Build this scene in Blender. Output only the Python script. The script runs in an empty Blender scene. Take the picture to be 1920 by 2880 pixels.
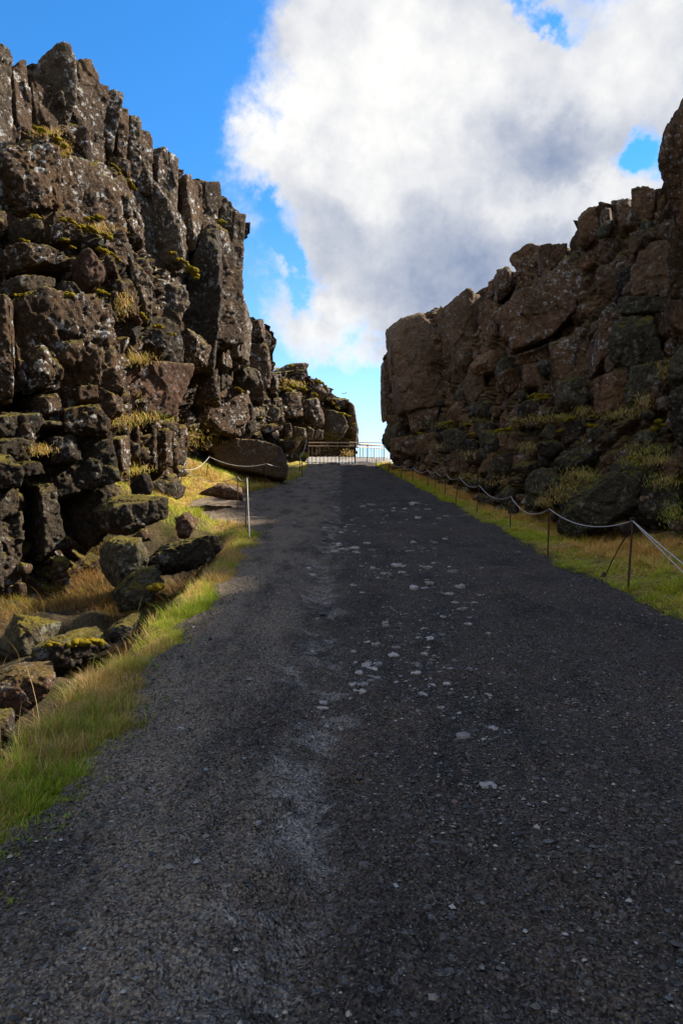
import bpy, math, random
import numpy as np
from mathutils import Vector

# ------------------------------------------------------------------ camera, sky, sun, exposure
scene = bpy.context.scene
EYE = 1.6
FPX = 1920.0                       # focal length in photograph pixels (24 mm on 36 mm tall)
cam_d = bpy.data.cameras.new('camera'); cam = bpy.data.objects.new('camera', cam_d)
scene.collection.objects.link(cam)
cam_d.sensor_fit = 'VERTICAL'; cam_d.sensor_height = 36; cam_d.sensor_width = 24; cam_d.lens = 24
cam_d.clip_start = 0.05; cam_d.clip_end = 5000
cam.location = (0, 0, EYE); cam.rotation_euler = (math.radians(90), 0, 0)
scene.camera = cam
scene.view_settings.view_transform = 'Standard'; scene.view_settings.look = 'None'
scene.view_settings.exposure = 1.4; scene.view_settings.gamma = 1.0
scene.view_settings.use_curve_mapping = False
scene.cycles.max_bounces = 5; scene.cycles.diffuse_bounces = 3; scene.cycles.glossy_bounces = 2
scene.cycles.transparent_max_bounces = 4

SUN_EL, SUN_AZ = 39.0, 66.0        # azimuth clockwise from +Y (the way the camera looks)
sun_dir = Vector((math.cos(math.radians(SUN_EL)) * math.sin(math.radians(SUN_AZ)),
                  math.cos(math.radians(SUN_EL)) * math.cos(math.radians(SUN_AZ)),
                  math.sin(math.radians(SUN_EL))))
sun_d = bpy.data.lights.new('sun', 'SUN'); sun = bpy.data.objects.new('sun', sun_d)
scene.collection.objects.link(sun)
sun_d.energy = 4.7; sun_d.angle = math.radians(2.0); sun_d.color = (1.0, 0.89, 0.74)
sun.rotation_euler = sun_dir.to_track_quat('Z', 'Y').to_euler(); sun.location = (30, 10, 40)


class Nodes:
    """tiny helper to write node trees as expressions"""
    def __init__(self, tree):
        self.t = tree; self.n = tree.nodes; self.l = tree.links
    def new(self, kind, **kw):
        nd = self.n.new(kind)
        for k, v in kw.items(): setattr(nd, k, v)
        return nd
    def put(self, sock, v):
        if hasattr(v, 'is_linked') or isinstance(v, bpy.types.NodeSocket): self.l.new(v, sock)
        elif isinstance(v, (tuple, list)) and sock.type == 'RGBA' and len(v) == 3: sock.default_value = (*v, 1)
        else: sock.default_value = v
    def m(self, op, a, b=0.0, c=None, clamp=False):
        nd = self.new('ShaderNodeMath', operation=op, use_clamp=clamp)
        self.put(nd.inputs[0], a); self.put(nd.inputs[1], b)
        if c is not None: self.put(nd.inputs[2], c)
        return nd.outputs[0]
    def vm(self, op, a, b=(0, 0, 0)):
        nd = self.new('ShaderNodeVectorMath', operation=op)
        self.put(nd.inputs[0], a); self.put(nd.inputs[1], b)
        return nd.outputs[0]
    def scale(self, a, s):
        nd = self.new('ShaderNodeVectorMath', operation='SCALE')
        self.put(nd.inputs[0], a); self.put(nd.inputs[3], s); return nd.outputs[0]
    def mapr(self, v, a, b, c=0.0, d=1.0, smooth=True):
        nd = self.new('ShaderNodeMapRange', interpolation_type='SMOOTHSTEP' if smooth else 'LINEAR')
        for i, x in enumerate((v, a, b, c, d)): self.put(nd.inputs[i], x)
        return nd.outputs[0]
    def noise(self, vec, scale, detail=4, rough=0.55, dist=0.0, out=0, kind='FBM'):
        nd = self.new('ShaderNodeTexNoise'); nd.noise_type = kind
        self.put(nd.inputs['Vector'], vec)
        nd.inputs['Scale'].default_value = scale; nd.inputs['Detail'].default_value = detail
        nd.inputs['Roughness'].default_value = rough; nd.inputs['Distortion'].default_value = dist
        return nd.outputs[out]
    def voro(self, vec, scale, feature='F1', out='Distance', rnd=1.0):
        nd = self.new('ShaderNodeTexVoronoi', feature=feature)
        self.put(nd.inputs['Vector'], vec); nd.inputs['Scale'].default_value = scale
        nd.inputs['Randomness'].default_value = rnd
        return nd.outputs[out]
    def mix(self, f, a, b, blend='MIX'):
        nd = self.new('ShaderNodeMix', data_type='RGBA', blend_type=blend)
        self.put(nd.inputs[0], f); self.put(nd.inputs[6], a); self.put(nd.inputs[7], b)
        return nd.outputs[2]
    def sep(self, v):
        nd = self.new('ShaderNodeSeparateXYZ'); self.put(nd.inputs[0], v); return nd.outputs
    def comb(self, x, y, z):
        nd = self.new('ShaderNodeCombineXYZ')
        for i, v in enumerate((x, y, z)): self.put(nd.inputs[i], v)
        return nd.outputs[0]


def build_world():
    w = bpy.data.worlds.new('World'); scene.world = w; w.use_nodes = True
    N = Nodes(w.node_tree); N.n.clear()
    sky = N.new('ShaderNodeTexSky', sky_type='NISHITA')
    sky.sun_disc = False; sky.sun_elevation = math.radians(SUN_EL); sky.sun_rotation = math.radians(SUN_AZ)
    sky.air_density = 1.0; sky.dust_density = 0.0; sky.ozone_density = 5.0; sky.altitude = 100
    hs = N.new('ShaderNodeHueSaturation'); N.put(hs.inputs['Saturation'], N.mapr(N.sep(N.new('ShaderNodeTexCoord').outputs['Generated'])[2], .08, .45, 1.05, 1.25))
    hs.inputs['Value'].default_value = 1.0
    N.l.new(sky.outputs[0], hs.inputs['Color'])
    d = N.new('ShaderNodeTexCoord').outputs['Generated']
    x, y, z = N.sep(d)
    yy = N.m('MAXIMUM', y, 0.12)
    u = N.m('DIVIDE', x, yy); v = N.m('DIVIDE', z, yy)         # a cloud sheet standing north of the gorge
    front = N.mapr(y, 0.15, 0.45)
    # domain warp for ragged, billowing edges
    wn = N.noise(d, 3.6, 7, 0.62, out=1)
    w3 = N.scale(N.vm('SUBTRACT', wn, (0.5, 0.5, 0.5)), 0.42)
    wx, wy, wz = N.sep(w3)
    u2 = N.m('ADD', u, wx); v2 = N.m('ADD', v, wz)
    def blob(px, py, rx, ry, gain=1.0, rot=0.0):
        cu, cv = (px - 960) / FPX, (1440 - py) / FPX
        a = N.m('SUBTRACT', u2, cu); b = N.m('SUBTRACT', v2, cv)
        if rot:
            c, s = math.cos(rot), math.sin(rot)
            a, b = N.m('ADD', N.m('MULTIPLY', a, c), N.m('MULTIPLY', b, s)), N.m('SUBTRACT', N.m('MULTIPLY', b, c), N.m('MULTIPLY', a, s))
        a = N.m('DIVIDE', a, rx / FPX); b = N.m('DIVIDE', b, ry / FPX)
        q = N.m('ADD', N.m('MULTIPLY', a, a), N.m('MULTIPLY', b, b))
        e = N.m('POWER', 2.718, N.m('MULTIPLY', q, -1.0))
        return N.m('MULTIPLY', e, gain)
    def total(lst):
        acc = None
        for b in lst:
            o = blob(*b); acc = o if acc is None else N.m('ADD', acc, o)
        return acc
    pos = total([(1230, 300, 430, 300, 1.1), (1640, 160, 420, 260, 1.0), (860, 480, 230, 130, .85, .35), (1130, 640, 300, 300, 1.0),
                 (1560, 560, 330, 200, 1.0), (1000, 960, 160, 190, .75), (830, 900, 120, 90, .45), (900, 110, 130, 130, .55),
                 (1330, 820, 330, 160, .7), (2100, 300, 300, 500, .9), (1050, 60, 260, 120, .5), (630, 30, 60, 30, .25), (690, 700, 60, 40, .2)])
    neg = total([(850, 825, 110, 60, 1.0, -.5), (1450, 55, 180, 45, 1.0, .05), (1800, 430, 95, 65, 1.3, .2), (1600, 130, 70, 60, .55),
                 (1060, 1180, 160, 80, .8), (740, 640, 90, 60, .5), (880, 200, 60, 50, .3), (300, 300, 420, 420, .5)])
    fine = N.noise(d, 6.0, 8, 0.66)
    fbm = N.m('SUBTRACT', fine, 0.5)
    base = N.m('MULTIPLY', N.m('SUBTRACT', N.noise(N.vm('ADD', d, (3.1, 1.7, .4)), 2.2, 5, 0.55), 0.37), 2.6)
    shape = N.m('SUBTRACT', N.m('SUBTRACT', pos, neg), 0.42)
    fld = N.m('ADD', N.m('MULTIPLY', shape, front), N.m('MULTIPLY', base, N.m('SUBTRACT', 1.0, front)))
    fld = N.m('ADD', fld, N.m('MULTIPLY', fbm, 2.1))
    dens = N.mapr(fld, -0.22, 0.55)
    # thickness shades the cloud from white rims to blue grey bellies
    dark = total([(1520, 370, 230, 110, .85), (1200, 700, 360, 200, .6), (1130, 900, 260, 110, .4), (1480, 800, 300, 170, .5), (1000, 520, 200, 90, .25)])
    lite = total([(800, 430, 200, 110, .5), (1130, 230, 300, 200, .5), (1640, 540, 260, 70, .7), (1750, 180, 250, 200, .4), (900, 1000, 120, 110, .6), (1080, 520, 140, 60, .4)])
    bn = N.noise(N.vm('ADD', d, (1.3, 0, .6)), 4.2, 7, 0.55)
    sh = N.m('ADD', N.m('SUBTRACT', dark, lite), N.m('MULTIPLY', N.m('SUBTRACT', bn, .5), 1.9))
    # billows: the side of each lump that looks towards the sun is brighter
    nl = N.vm('ADD', d, tuple(0.035 * c for c in sun_dir))
    rel = N.m('SUBTRACT', N.noise(nl, 7.5, 7, 0.6), N.noise(d, 7.5, 7, 0.6))
    sh = N.m('ADD', sh, N.m('MULTIPLY', rel, 1.8))
    sh = N.m('SUBTRACT', sh, N.m('MULTIPLY', N.mapr(dens, .2, 1, 1, 0), .35))
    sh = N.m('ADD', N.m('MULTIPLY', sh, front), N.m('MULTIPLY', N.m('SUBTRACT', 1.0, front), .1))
    sh = N.mapr(sh, -0.6, 1.15, smooth=False)
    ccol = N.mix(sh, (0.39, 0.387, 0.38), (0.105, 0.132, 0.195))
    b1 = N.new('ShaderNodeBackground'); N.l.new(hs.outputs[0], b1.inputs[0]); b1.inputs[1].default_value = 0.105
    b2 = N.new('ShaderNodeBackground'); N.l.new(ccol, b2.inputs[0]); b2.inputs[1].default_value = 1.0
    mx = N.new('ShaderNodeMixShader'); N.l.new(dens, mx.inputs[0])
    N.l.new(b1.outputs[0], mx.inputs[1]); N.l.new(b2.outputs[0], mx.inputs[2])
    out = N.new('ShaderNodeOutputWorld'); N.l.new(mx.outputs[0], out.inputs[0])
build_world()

# ------------------------------------------------------------------ numeric helpers
rng = np.random.default_rng(7)
random.seed(7)

def _hash(ix, iy, iz, seed):
    h = (ix.astype(np.int64) * 374761393 + iy.astype(np.int64) * 668265263 + iz.astype(np.int64) * 1442695041 + seed * 974711) & 0xffffffff
    h = ((h ^ (h >> 13)) * 1274126177) & 0xffffffff
    h = ((h ^ (h >> 16)) * 2246822519) & 0xffffffff
    return ((h ^ (h >> 15)) & 0xffffff) / float(0xffffff)

def vnoise(p, seed=0):
    """smooth value noise in -1..1 for an (n,3) array"""
    i = np.floor(p).astype(np.int64); f = p - i
    f = f * f * f * (f * (f * 6 - 15) + 10)
    r = np.zeros(len(p))
    for dx in (0, 1):
        wx = f[:, 0] if dx else 1 - f[:, 0]
        for dy in (0, 1):
            wy = f[:, 1] if dy else 1 - f[:, 1]
            for dz in (0, 1):
                wz = f[:, 2] if dz else 1 - f[:, 2]
                r += wx * wy * wz * _hash(i[:, 0] + dx, i[:, 1] + dy, i[:, 2] + dz, seed)
    return r * 2 - 1

def fbm(p, octaves=4, seed=0, gain=0.5):
    a, s, r = 1.0, 1.0, np.zeros(len(p))
    for o in range(octaves):
        r += a * vnoise(p * s + o * 17.3, seed + o); a *= gain; s *= 2.03
    return r

def voronoi(p, seed=0):
    """F1, F2 distance, cell random, cell vector for an (n,3) array"""
    i = np.floor(p).astype(np.int64); n = len(p)
    d1 = np.full(n, 9.0); d2 = np.full(n, 9.0); cid = np.zeros(n); off = np.zeros((n, 3))
    for dx in (-1, 0, 1):
        for dy in (-1, 0, 1):
            for dz in (-1, 0, 1):
                c = [i[:, 0] + dx, i[:, 1] + dy, i[:, 2] + dz]
                q = np.stack([c[k] + _hash(c[0], c[1], c[2], seed + 11 * k) for k in range(3)], 1) - p
                dd = np.sqrt((q * q).sum(1))
                m = dd < d1
                d2 = np.where(m, d1, np.minimum(d2, dd))
                cid = np.where(m, _hash(c[0], c[1], c[2], seed + 77), cid)
                off = np.where(m[:, None], q, off); d1 = np.where(m, dd, d1)
    return d1, d2, cid, off

def sstep(a, b, x):
    t = np.clip((x - a) / (b - a), 0, 1); return t * t * (3 - 2 * t)

def unproj(px, py, depth):
    """world point at photograph pixel (px, py) lying `depth` metres ahead"""
    return np.array([(px - 960) / FPX * depth, depth, EYE + (1440 - py) / FPX * depth])

COL = scene.collection

def mesh_np(name, co, faces, mat, smooth=True):
    """faces: (n,3) or (n,4) int array"""
    me = bpy.data.meshes.new(name)
    co = np.asarray(co, np.float32); faces = np.asarray(faces, np.int32)
    k = faces.shape[1]
    me.vertices.add(len(co)); me.vertices.foreach_set('co', co.ravel())
    me.loops.add(faces.size); me.loops.foreach_set('vertex_index', faces.ravel())
    me.polygons.add(len(faces))
    me.polygons.foreach_set('loop_start', np.arange(0, faces.size, k, dtype=np.int32))
    me.polygons.foreach_set('loop_total', np.full(len(faces), k, np.int32))
    me.polygons.foreach_set('use_smooth', np.full(len(faces), smooth, bool))
    me.update(calc_edges=True)
    if mat: me.materials.append(mat)
    return me

def link(name, me, parent=None, loc=(0, 0, 0), **props):
    """object at world place loc, parented without scale or rotation"""
    o = bpy.data.objects.new(name, me); COL.objects.link(o)
    if parent is not None:
        o.parent = parent; o.location = Vector(loc) - world_loc(parent)
    else:
        o.location = loc
    for k, v in props.items(): o[k] = v
    return o

def world_loc(o):
    v = Vector(o.location)
    while o.parent is not None:
        o = o.parent; v += Vector(o.location)
    return v

def empty(name, loc, label, category, **props):
    o = link(name, None, None, loc, label=label, category=category, **props)
    o.empty_display_size = 0.3
    return o

# ------------------------------------------------------------------ materials
def new_mat(name):
    m = bpy.data.materials.new(name); m.use_nodes = True
    N = Nodes(m.node_tree)
    return m, N, N.n['Principled BSDF']

def bump(N, bsdf, h, strength, dist, prev=None):
    b = N.new('ShaderNodeBump'); b.inputs['Strength'].default_value = strength; b.inputs['Distance'].default_value = dist
    N.put(b.inputs['Height'], h)
    if prev is not None: N.put(b.inputs['Normal'], prev)
    return b.outputs[0]

def mat_rock(name, dark, mid, light, lichen=0.5, rust=0.3, green=0.2, moss=0.6, lich_col=(.60, .60, .58), joints=.65):
    m, N, B = new_mat(name)
    geo = N.new('ShaderNodeNewGeometry'); P = geo.outputs['Position']; nz = N.sep(geo.outputs['Normal'])[2]
    oi = N.new('ShaderNodeObjectInfo').outputs['Random']
    n1 = N.noise(P, 0.9, 4, 0.62); n2 = N.noise(P, 7.0, 5, 0.7); n3 = N.noise(P, 38.0, 3, 0.7)
    c = N.mix(N.mapr(n1, .3, .7), dark, mid)
    c = N.mix(N.mapr(n2, .48, .72, 0, .8), c, light)
    c = N.mix(N.m('MULTIPLY', N.mapr(N.noise(N.vm('ADD', P, (9, 3, 5)), 1.7, 4, .65), .52, .68), rust), c, (.105, .052, .022))
    c = N.mix(N.m('MULTIPLY', N.mapr(N.noise(N.vm('ADD', P, (2, 13, 7)), 3.1, 4, .7), .52, .66), green), c, (.085, .088, .045))
    tint = N.mapr(oi, 0, 1, .72, 1.22, smooth=False)
    c = N.mix(1.0, c, N.comb(tint, tint, tint), 'MULTIPLY')
    # dark mineral grain
    c = N.mix(N.mapr(n3, .40, .58, .55, 0), c, (.012, .010, .009))
    # pale crustose lichen: blotches of uneven size broken up by finer noise
    jit = N.scale(N.noise(P, 9.0, 2, .6, out=1), .22)
    PV = N.vm('ADD', P, jit)
    zone = N.mapr(N.noise(N.vm('ADD', P, (31, 8, 2)), .8, 3, .6), .38, .56, .12, 1)
    v1 = N.mapr(N.voro(PV, 5.0), .20, .33, 1, 0)
    v2 = N.mapr(N.voro(PV, 13.0), .22, .34, 1, 0)
    pick1 = N.mapr(N.voro(PV, 5.0, out='Color'), .46, .50); pick2 = N.mapr(N.voro(PV, 13.0, out='Color'), .60, .64)
    l = N.m('MAXIMUM', N.m('MULTIPLY', v1, pick1), N.m('MULTIPLY', v2, pick2))
    l = N.m('MULTIPLY', N.m('MULTIPLY', l, N.mapr(n2, .36, .56)), N.m('MULTIPLY', zone, lichen), clamp=True)
    big = N.m('MULTIPLY', N.mapr(N.noise(N.vm('ADD', P, (4, 41, 12)), 3.3, 7, .75), .56, .62), N.m('MULTIPLY', N.mapr(zone, .35, .8), lichen))
    l = N.m('MAXIMUM', l, big)
    c = N.mix(l, c, lich_col)
    # moss on tops and shelves
    mz = N.m('ADD', nz, N.m('MULTIPLY', N.m('SUBTRACT', N.noise(P, 2.6, 4, .65), .5), 1.3))
    mo = N.m('MULTIPLY', N.mapr(mz, .52, .74), moss)
    mcol = N.mix(N.mapr(N.noise(P, 3.3, 3), .35, .65), (.22, .17, .012), (.10, .082, .012))
    c = N.mix(mo, c, mcol)
    PW = N.vm('ADD', N.vm('MULTIPLY', P, (1, 1, .30)), N.scale(N.noise(P, 1.1, 5, .65, out=1), .85))
    cr1 = N.m('ADD', N.voro(PW, .85, 'DISTANCE_TO_EDGE'), N.mapr(N.noise(N.vm('ADD', P, (6, 6, 1)), .9, 3, .6), .46, .58, .12, 0))
    crack = N.mapr(cr1, .0, .04)
    c = N.mix(N.m('MULTIPLY', N.m('SUBTRACT', 1.0, crack), joints), c, (.014, .011, .009))       # soil packed in the joints
    N.put(B.inputs['Base Color'], c)
    B.inputs['Roughness'].default_value = .85; B.inputs['Specular IOR Level'].default_value = .2
    nb = bump(N, B, N.m('ADD', N.noise(P, 5.0, 6, .8), N.m('MULTIPLY', crack, .4 * joints)), 1.0, .26)
    N.put(B.inputs['Normal'], nb)
    return m

ROCK_L = mat_rock('basalt_lichen', (0.050, 0.028, 0.014), (0.139, 0.078, 0.037), (0.248, 0.151, 0.077), lichen=1.0, rust=.6, green=.15, moss=.8)
ROCK_W = mat_rock('basalt_pale_wall', (0.076, 0.053, 0.033), (0.167, 0.116, 0.070), (0.300, 0.213, 0.132), lichen=1.0, rust=.18, green=.1, moss=.5)
ROCK_R = mat_rock('basalt_brown', (0.142, 0.079, 0.040), (0.331, 0.180, 0.091), (0.552, 0.316, 0.172), lichen=.8, rust=.6, green=.3, moss=.65)
ROCK_S = mat_rock('basalt_slab', (0.196, 0.119, 0.067), (0.298, 0.184, 0.104), (0.405, 0.259, 0.154), lichen=.35, rust=.6, green=.15, moss=.3, joints=.2)
ROCK_G = mat_rock('rock_green_lichen', (0.070, 0.057, 0.036), (0.156, 0.130, 0.082), (0.311, 0.279, 0.182), lichen=.6, rust=.3, green=.85, moss=.85, lich_col=(.36, .37, .28))
ROCK_RED = mat_rock('rock_reddish', (0.118, 0.060, 0.036), (0.207, 0.108, 0.063), (0.314, 0.190, 0.131), lichen=.4, rust=.7, green=.05, moss=.4, joints=.15)
ROCK_D = mat_rock('rock_dark', (0.034, 0.024, 0.015), (0.085, 0.062, 0.040), (0.172, 0.132, 0.088), lichen=.6, rust=.25, green=.3, moss=.75, lich_col=(.40, .40, .38))

def mat_moss(name, a, b):
    m, N, B = new_mat(name)
    P = N.new('ShaderNodeNewGeometry').outputs['Position']
    c = N.mix(N.mapr(N.noise(P, 5, 4), .35, .65), a, b)
    c = N.mix(N.mapr(N.noise(P, 60, 3, .7), .35, .65, .6, 0), c, (.03, .022, .006))
    N.put(B.inputs['Base Color'], c); B.inputs['Roughness'].default_value = 1; B.inputs['Specular IOR Level'].default_value = .05
    nb = bump(N, B, N.noise(P, 70, 4, .7), 1, .03)
    N.put(B.inputs['Normal'], nb)
    return m
MOSS = mat_moss('moss_yellow', (.32, .235, .014), (.15, .12, .010))
MOSS_B = mat_moss('moss_brown', (.14, .088, .014), (.085, .056, .012))

def mat_blades():
    m, N, B = new_mat('grass_blades')
    at = N.new('ShaderNodeAttribute', attribute_name='tint')
    N.put(B.inputs['Base Color'], at.outputs['Color'])
    B.inputs['Roughness'].default_value = .6; B.inputs['Specular IOR Level'].default_value = .25
    tr = N.new('ShaderNodeBsdfTranslucent'); N.put(tr.inputs[0], at.outputs['Color'])
    mx = N.new('ShaderNodeMixShader'); mx.inputs[0].default_value = .35
    N.l.new(B.outputs[0], mx.inputs[1]); N.l.new(tr.outputs[0], mx.inputs[2])
    N.l.new(mx.outputs[0], N.n['Material Output'].inputs[0])
    return m
BLADE = mat_blades()

def mat_path():
    m, N, B = new_mat('volcanic_gravel')
    P = N.new('ShaderNodeNewGeometry').outputs['Position']
    x, y, z = N.sep(P)
    xx = N.m('ADD', x, N.m('MULTIPLY', N.m('SUBTRACT', N.noise(P, .8, 6, .65), .5), 1.8))
    left = N.mapr(xx, -.75, .05, 1, 0)                       # paler strip west of the rut
    c = N.mix(left, (.092, .071, .054), (.245, .186, .130))
    c = N.mix(N.mapr(N.noise(N.vm('MULTIPLY', P, (1.5, .5, 1)), 1.3, 7, .68), .44, .66, 0, .7), c, (.034, .029, .025))
    c = N.mix(N.mapr(N.noise(N.vm('ADD', P, (5, 9, 0)), .55, 5, .6), .52, .70, 0, .6), c, (.150, .103, .066))
    rutd = N.m('ABSOLUTE', N.m('ADD', N.m('ADD', x, .22), N.m('MULTIPLY', N.m('SUBTRACT', N.noise(N.vm('ADD', P, (3, 1, 0)), 1.7, 5, .65), .5), 1.1)))
    dust = N.m('MULTIPLY', N.mapr(rutd, .02, .30, 1, 0), N.mapr(N.noise(N.vm('ADD', P, (8, 2, 0)), 2.6, 6, .7), .46, .62))
    c = N.mix(N.m('MULTIPLY', dust, .75), c, (.40, .345, .285))                              # pale crushed stone along the rut
    g1 = N.voro(P, 95.0, out='Color'); g2 = N.voro(P, 40.0, out='Color')
    far = N.mapr(y, 6, 22, 1, .35)
    grain = N.mapr(N.sep(g1)[0], 0, 1, .25, 1.9, smooth=False)
    c = N.mix(N.m('MULTIPLY', far, .9), c, N.mix(1.0, c, N.comb(grain, grain, grain), 'MULTIPLY'))
    pale = N.m('MULTIPLY', N.mapr(N.sep(g1)[1], .86, .90), N.mapr(N.voro(P, 95.0), .25, .5, 1, 0))
    c = N.mix(N.m('MULTIPLY', pale, N.mapr(N.noise(P, 2.2, 4, .6), .35, .65, .15, .9)), c, (.40, .37, .335))
    c = N.mix(N.m('MULTIPLY', N.mapr(N.sep(g2)[2], .93, .96), .5), c, (.26, .24, .225))
    N.put(B.inputs['Base Color'], c)
    B.inputs['Roughness'].default_value = .85; B.inputs['Specular IOR Level'].default_value = .15
    nb = bump(N, B, N.noise(P, 3.0, 8, .65), .6, .10)
    nb = bump(N, B, N.voro(P, 70.0), 1.0, .03, nb)
    N.put(B.inputs['Normal'], nb)
    return m
PATHM = mat_path()

def mat_soil():
    m, N, B = new_mat('soil_and_thatch')
    P = N.new('ShaderNodeNewGeometry').outputs['Position']
    n = N.noise(P, 1.6, 7, .65)
    c = N.mix(N.mapr(n, .35, .6), (.050, .040, .028), (.145, .108, .052))
    c = N.mix(N.mapr(N.noise(N.vm('ADD', P, (7, 2, 1)), 1.1, 6, .7), .52, .62), c, (.062, .060, .014))
    c = N.mix(N.mapr(N.noise(P, 30, 4, .7), .4, .6, .6, 0), c, (.012, .010, .008))
    tha = N.sep(N.new('ShaderNodeAttribute', attribute_name='thatch').outputs['Color'])[0]
    tc = N.mix(N.mapr(N.noise(P, 1.9, 5, .6), .42, .58), (.58, .39, .12), (.46, .44, .035))
    tc = N.mix(N.mapr(N.noise(P, 24, 4, .7), .4, .6, .7, 0), tc, (.06, .042, .02))
    c = N.mix(N.m('MULTIPLY', tha, N.mapr(N.noise(N.vm('ADD', P, (1, 6, 3)), 2.3, 5, .6), .3, .5, .25, 1)), c, tc)
    N.put(B.inputs['Base Color'], c); B.inputs['Roughness'].default_value = .95; B.inputs['Specular IOR Level'].default_value = .15
    nb = bump(N, B, N.noise(P, 5, 8, .7), 1, .15)
    nb = bump(N, B, N.noise(P, 45, 4, .7), .8, .03, nb)
    N.put(B.inputs['Normal'], nb)
    return m
SOIL = mat_soil()

def mat_stone(name, a, b):
    m, N, B = new_mat(name)
    P = N.new('ShaderNodeNewGeometry').outputs['Position']
    r = N.new('ShaderNodeObjectInfo').outputs['Random']
    c = N.mix(r, a, b)
    c = N.mix(N.mapr(N.noise(P, 22, 5, .7), .35, .6, .6, 0), c, (.07, .062, .056))
    N.put(B.inputs['Base Color'], c); B.inputs['Roughness'].default_value = .85; B.inputs['Specular IOR Level'].default_value = .3
    N.put(B.inputs['Normal'], bump(N, B, N.noise(P, 40, 5, .7), .8, .02))
    return m
STONE = mat_stone('worn_pale_stone', (.58, .51, .45), (.20, .175, .15))
STONE_RED = mat_stone('worn_red_stone', (.24, .135, .115), (.20, .13, .11))

def mat_simple(name, a, b, scale, rough, metal=0.0):
    m, N, B = new_mat(name)
    P = N.new('ShaderNodeNewGeometry').outputs['Position']
    N.put(B.inputs['Base Color'], N.mix(N.mapr(N.noise(P, scale, 5, .65), .35, .65), a, b))
    B.inputs['Roughness'].default_value = rough; B.inputs['Metallic'].default_value = metal
    N.put(B.inputs['Normal'], bump(N, B, N.noise(P, scale * 3, 3), .3, .004))
    return m
RUST = mat_simple('rusted_iron', (.075, .032, .016), (.035, .018, .012), 30, .8)
ROPE = mat_simple('white_rope', (.56, .55, .52), (.36, .35, .33), 40, .85)
TIMBER = mat_simple('weathered_timber', (.30, .275, .24), (.22, .20, .175), 9, .8)
RAILW = mat_simple('bare_wood_rail', (.58, .42, .27), (.46, .32, .20), 14, .6)
BLACK = mat_simple('black_iron', (.012, .012, .012), (.02, .018, .016), 20, .6)

# ------------------------------------------------------------------ the ground
def prof(y):
    y = np.asarray(y, float)
    up = .055 * y + .001 * y * y
    top = .055 * 49 + .001 * 49 * 49
    return np.where(y < 49, up, top - .35 * np.clip(y - 50.5, 0, 12) - 0.02 * np.clip(y - 62, 0, None))

LY = [-5, 3, 6.5, 10, 13.8, 15.6, 17, 19, 21, 25, 28, 30, 38, 49]
LX = [-1.5, -1.5, -1.56, -1.68, -1.85, -1.95, -2.3, -3.6, -4.6, -5.6, -4.9, -3.5, -2.35, -2.3]
RY = [-5, 7, 10.8, 15, 22, 30, 41, 49]
RX = [3.45, 3.5, 3.6, 3.75, 3.9, 3.65, 3.05, 2.3]
def wob(y, s): return .10 * vnoise(np.stack([y * 1.1, y * 0 + s, y * 0], -1).reshape(-1, 3)).reshape(np.shape(y)) + .05 * vnoise(np.stack([y * 3.7, y * 0 + s, y * 0], -1).reshape(-1, 3)).reshape(np.shape(y))
def edge_l(y): y = np.asarray(y, float); return np.interp(y, LY, LX) + wob(y, 3)
def edge_r(y): y = np.asarray(y, float); return np.interp(y, RY, RX) + wob(y, 8)

def ground(x, y):
    x = np.asarray(x, float); y = np.asarray(y, float)
    g = prof(y)
    tl = edge_l(y) - x; tr = x - edge_r(y)
    near = 1 - sstep(14.5, 18.5, y)
    g = g - near * .95 * sstep(.22, 1.35, tl) + near * .10 * np.clip(tl - 3, 0, 6)
    g = g + (1 - near) * (.42 * np.clip(tl - .5, 0, 5) * (1 - sstep(36, 48, y)))
    g = g + .05 * sstep(-.1, .25, tr) - .12 * sstep(.5, 1.6, tr) + .16 * np.clip(tr - 1.4, 0, 7)
    off = np.maximum(sstep(0, .8, tl), sstep(0, .8, tr))
    p = np.stack([x, y, np.zeros_like(x)], -1).reshape(-1, 3)
    n = (.16 * fbm(p * .7, 4, 5) + .05 * fbm(p * 2.7, 3, 9)).reshape(x.shape)
    return g + off * n

def ray_ground(px, py, lo=1.2, hi=70.0):
    ys = np.linspace(lo, hi, 4000)
    xs = (px - 960) / FPX * ys; zs = EYE + (1440 - py) / FPX * ys
    b = np.nonzero(zs < ground(xs, ys))[0]
    k = b[0] if len(b) else len(ys) - 1
    return np.array([xs[k], ys[k], float(ground(xs[k:k + 1], ys[k:k + 1])[0])])

def grid_faces(r, c):
    i = np.arange(r - 1)[:, None] * c + np.arange(c - 1)[None, :]
    return np.stack([i, i + 1, i + c + 1, i + c], -1).reshape(-1, 4)

ys = np.concatenate([[-60, -30, -12, -6, -3], np.geomspace(1.0, 64, 420), [70, 90, 140, 300, 900, 2500]])
xs = np.concatenate([[-2500, -700, -250, -90, -45, -30], np.linspace(-22, -9, 60)[:-1], np.linspace(-9, 9, 220), np.linspace(9, 22, 60)[1:], [30, 45, 90, 250, 700, 2500]])
GX, GY = np.meshgrid(xs, ys)
GZ = ground(np.clip(GX, -24, 24), np.clip(GY, -5, 140))
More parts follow.
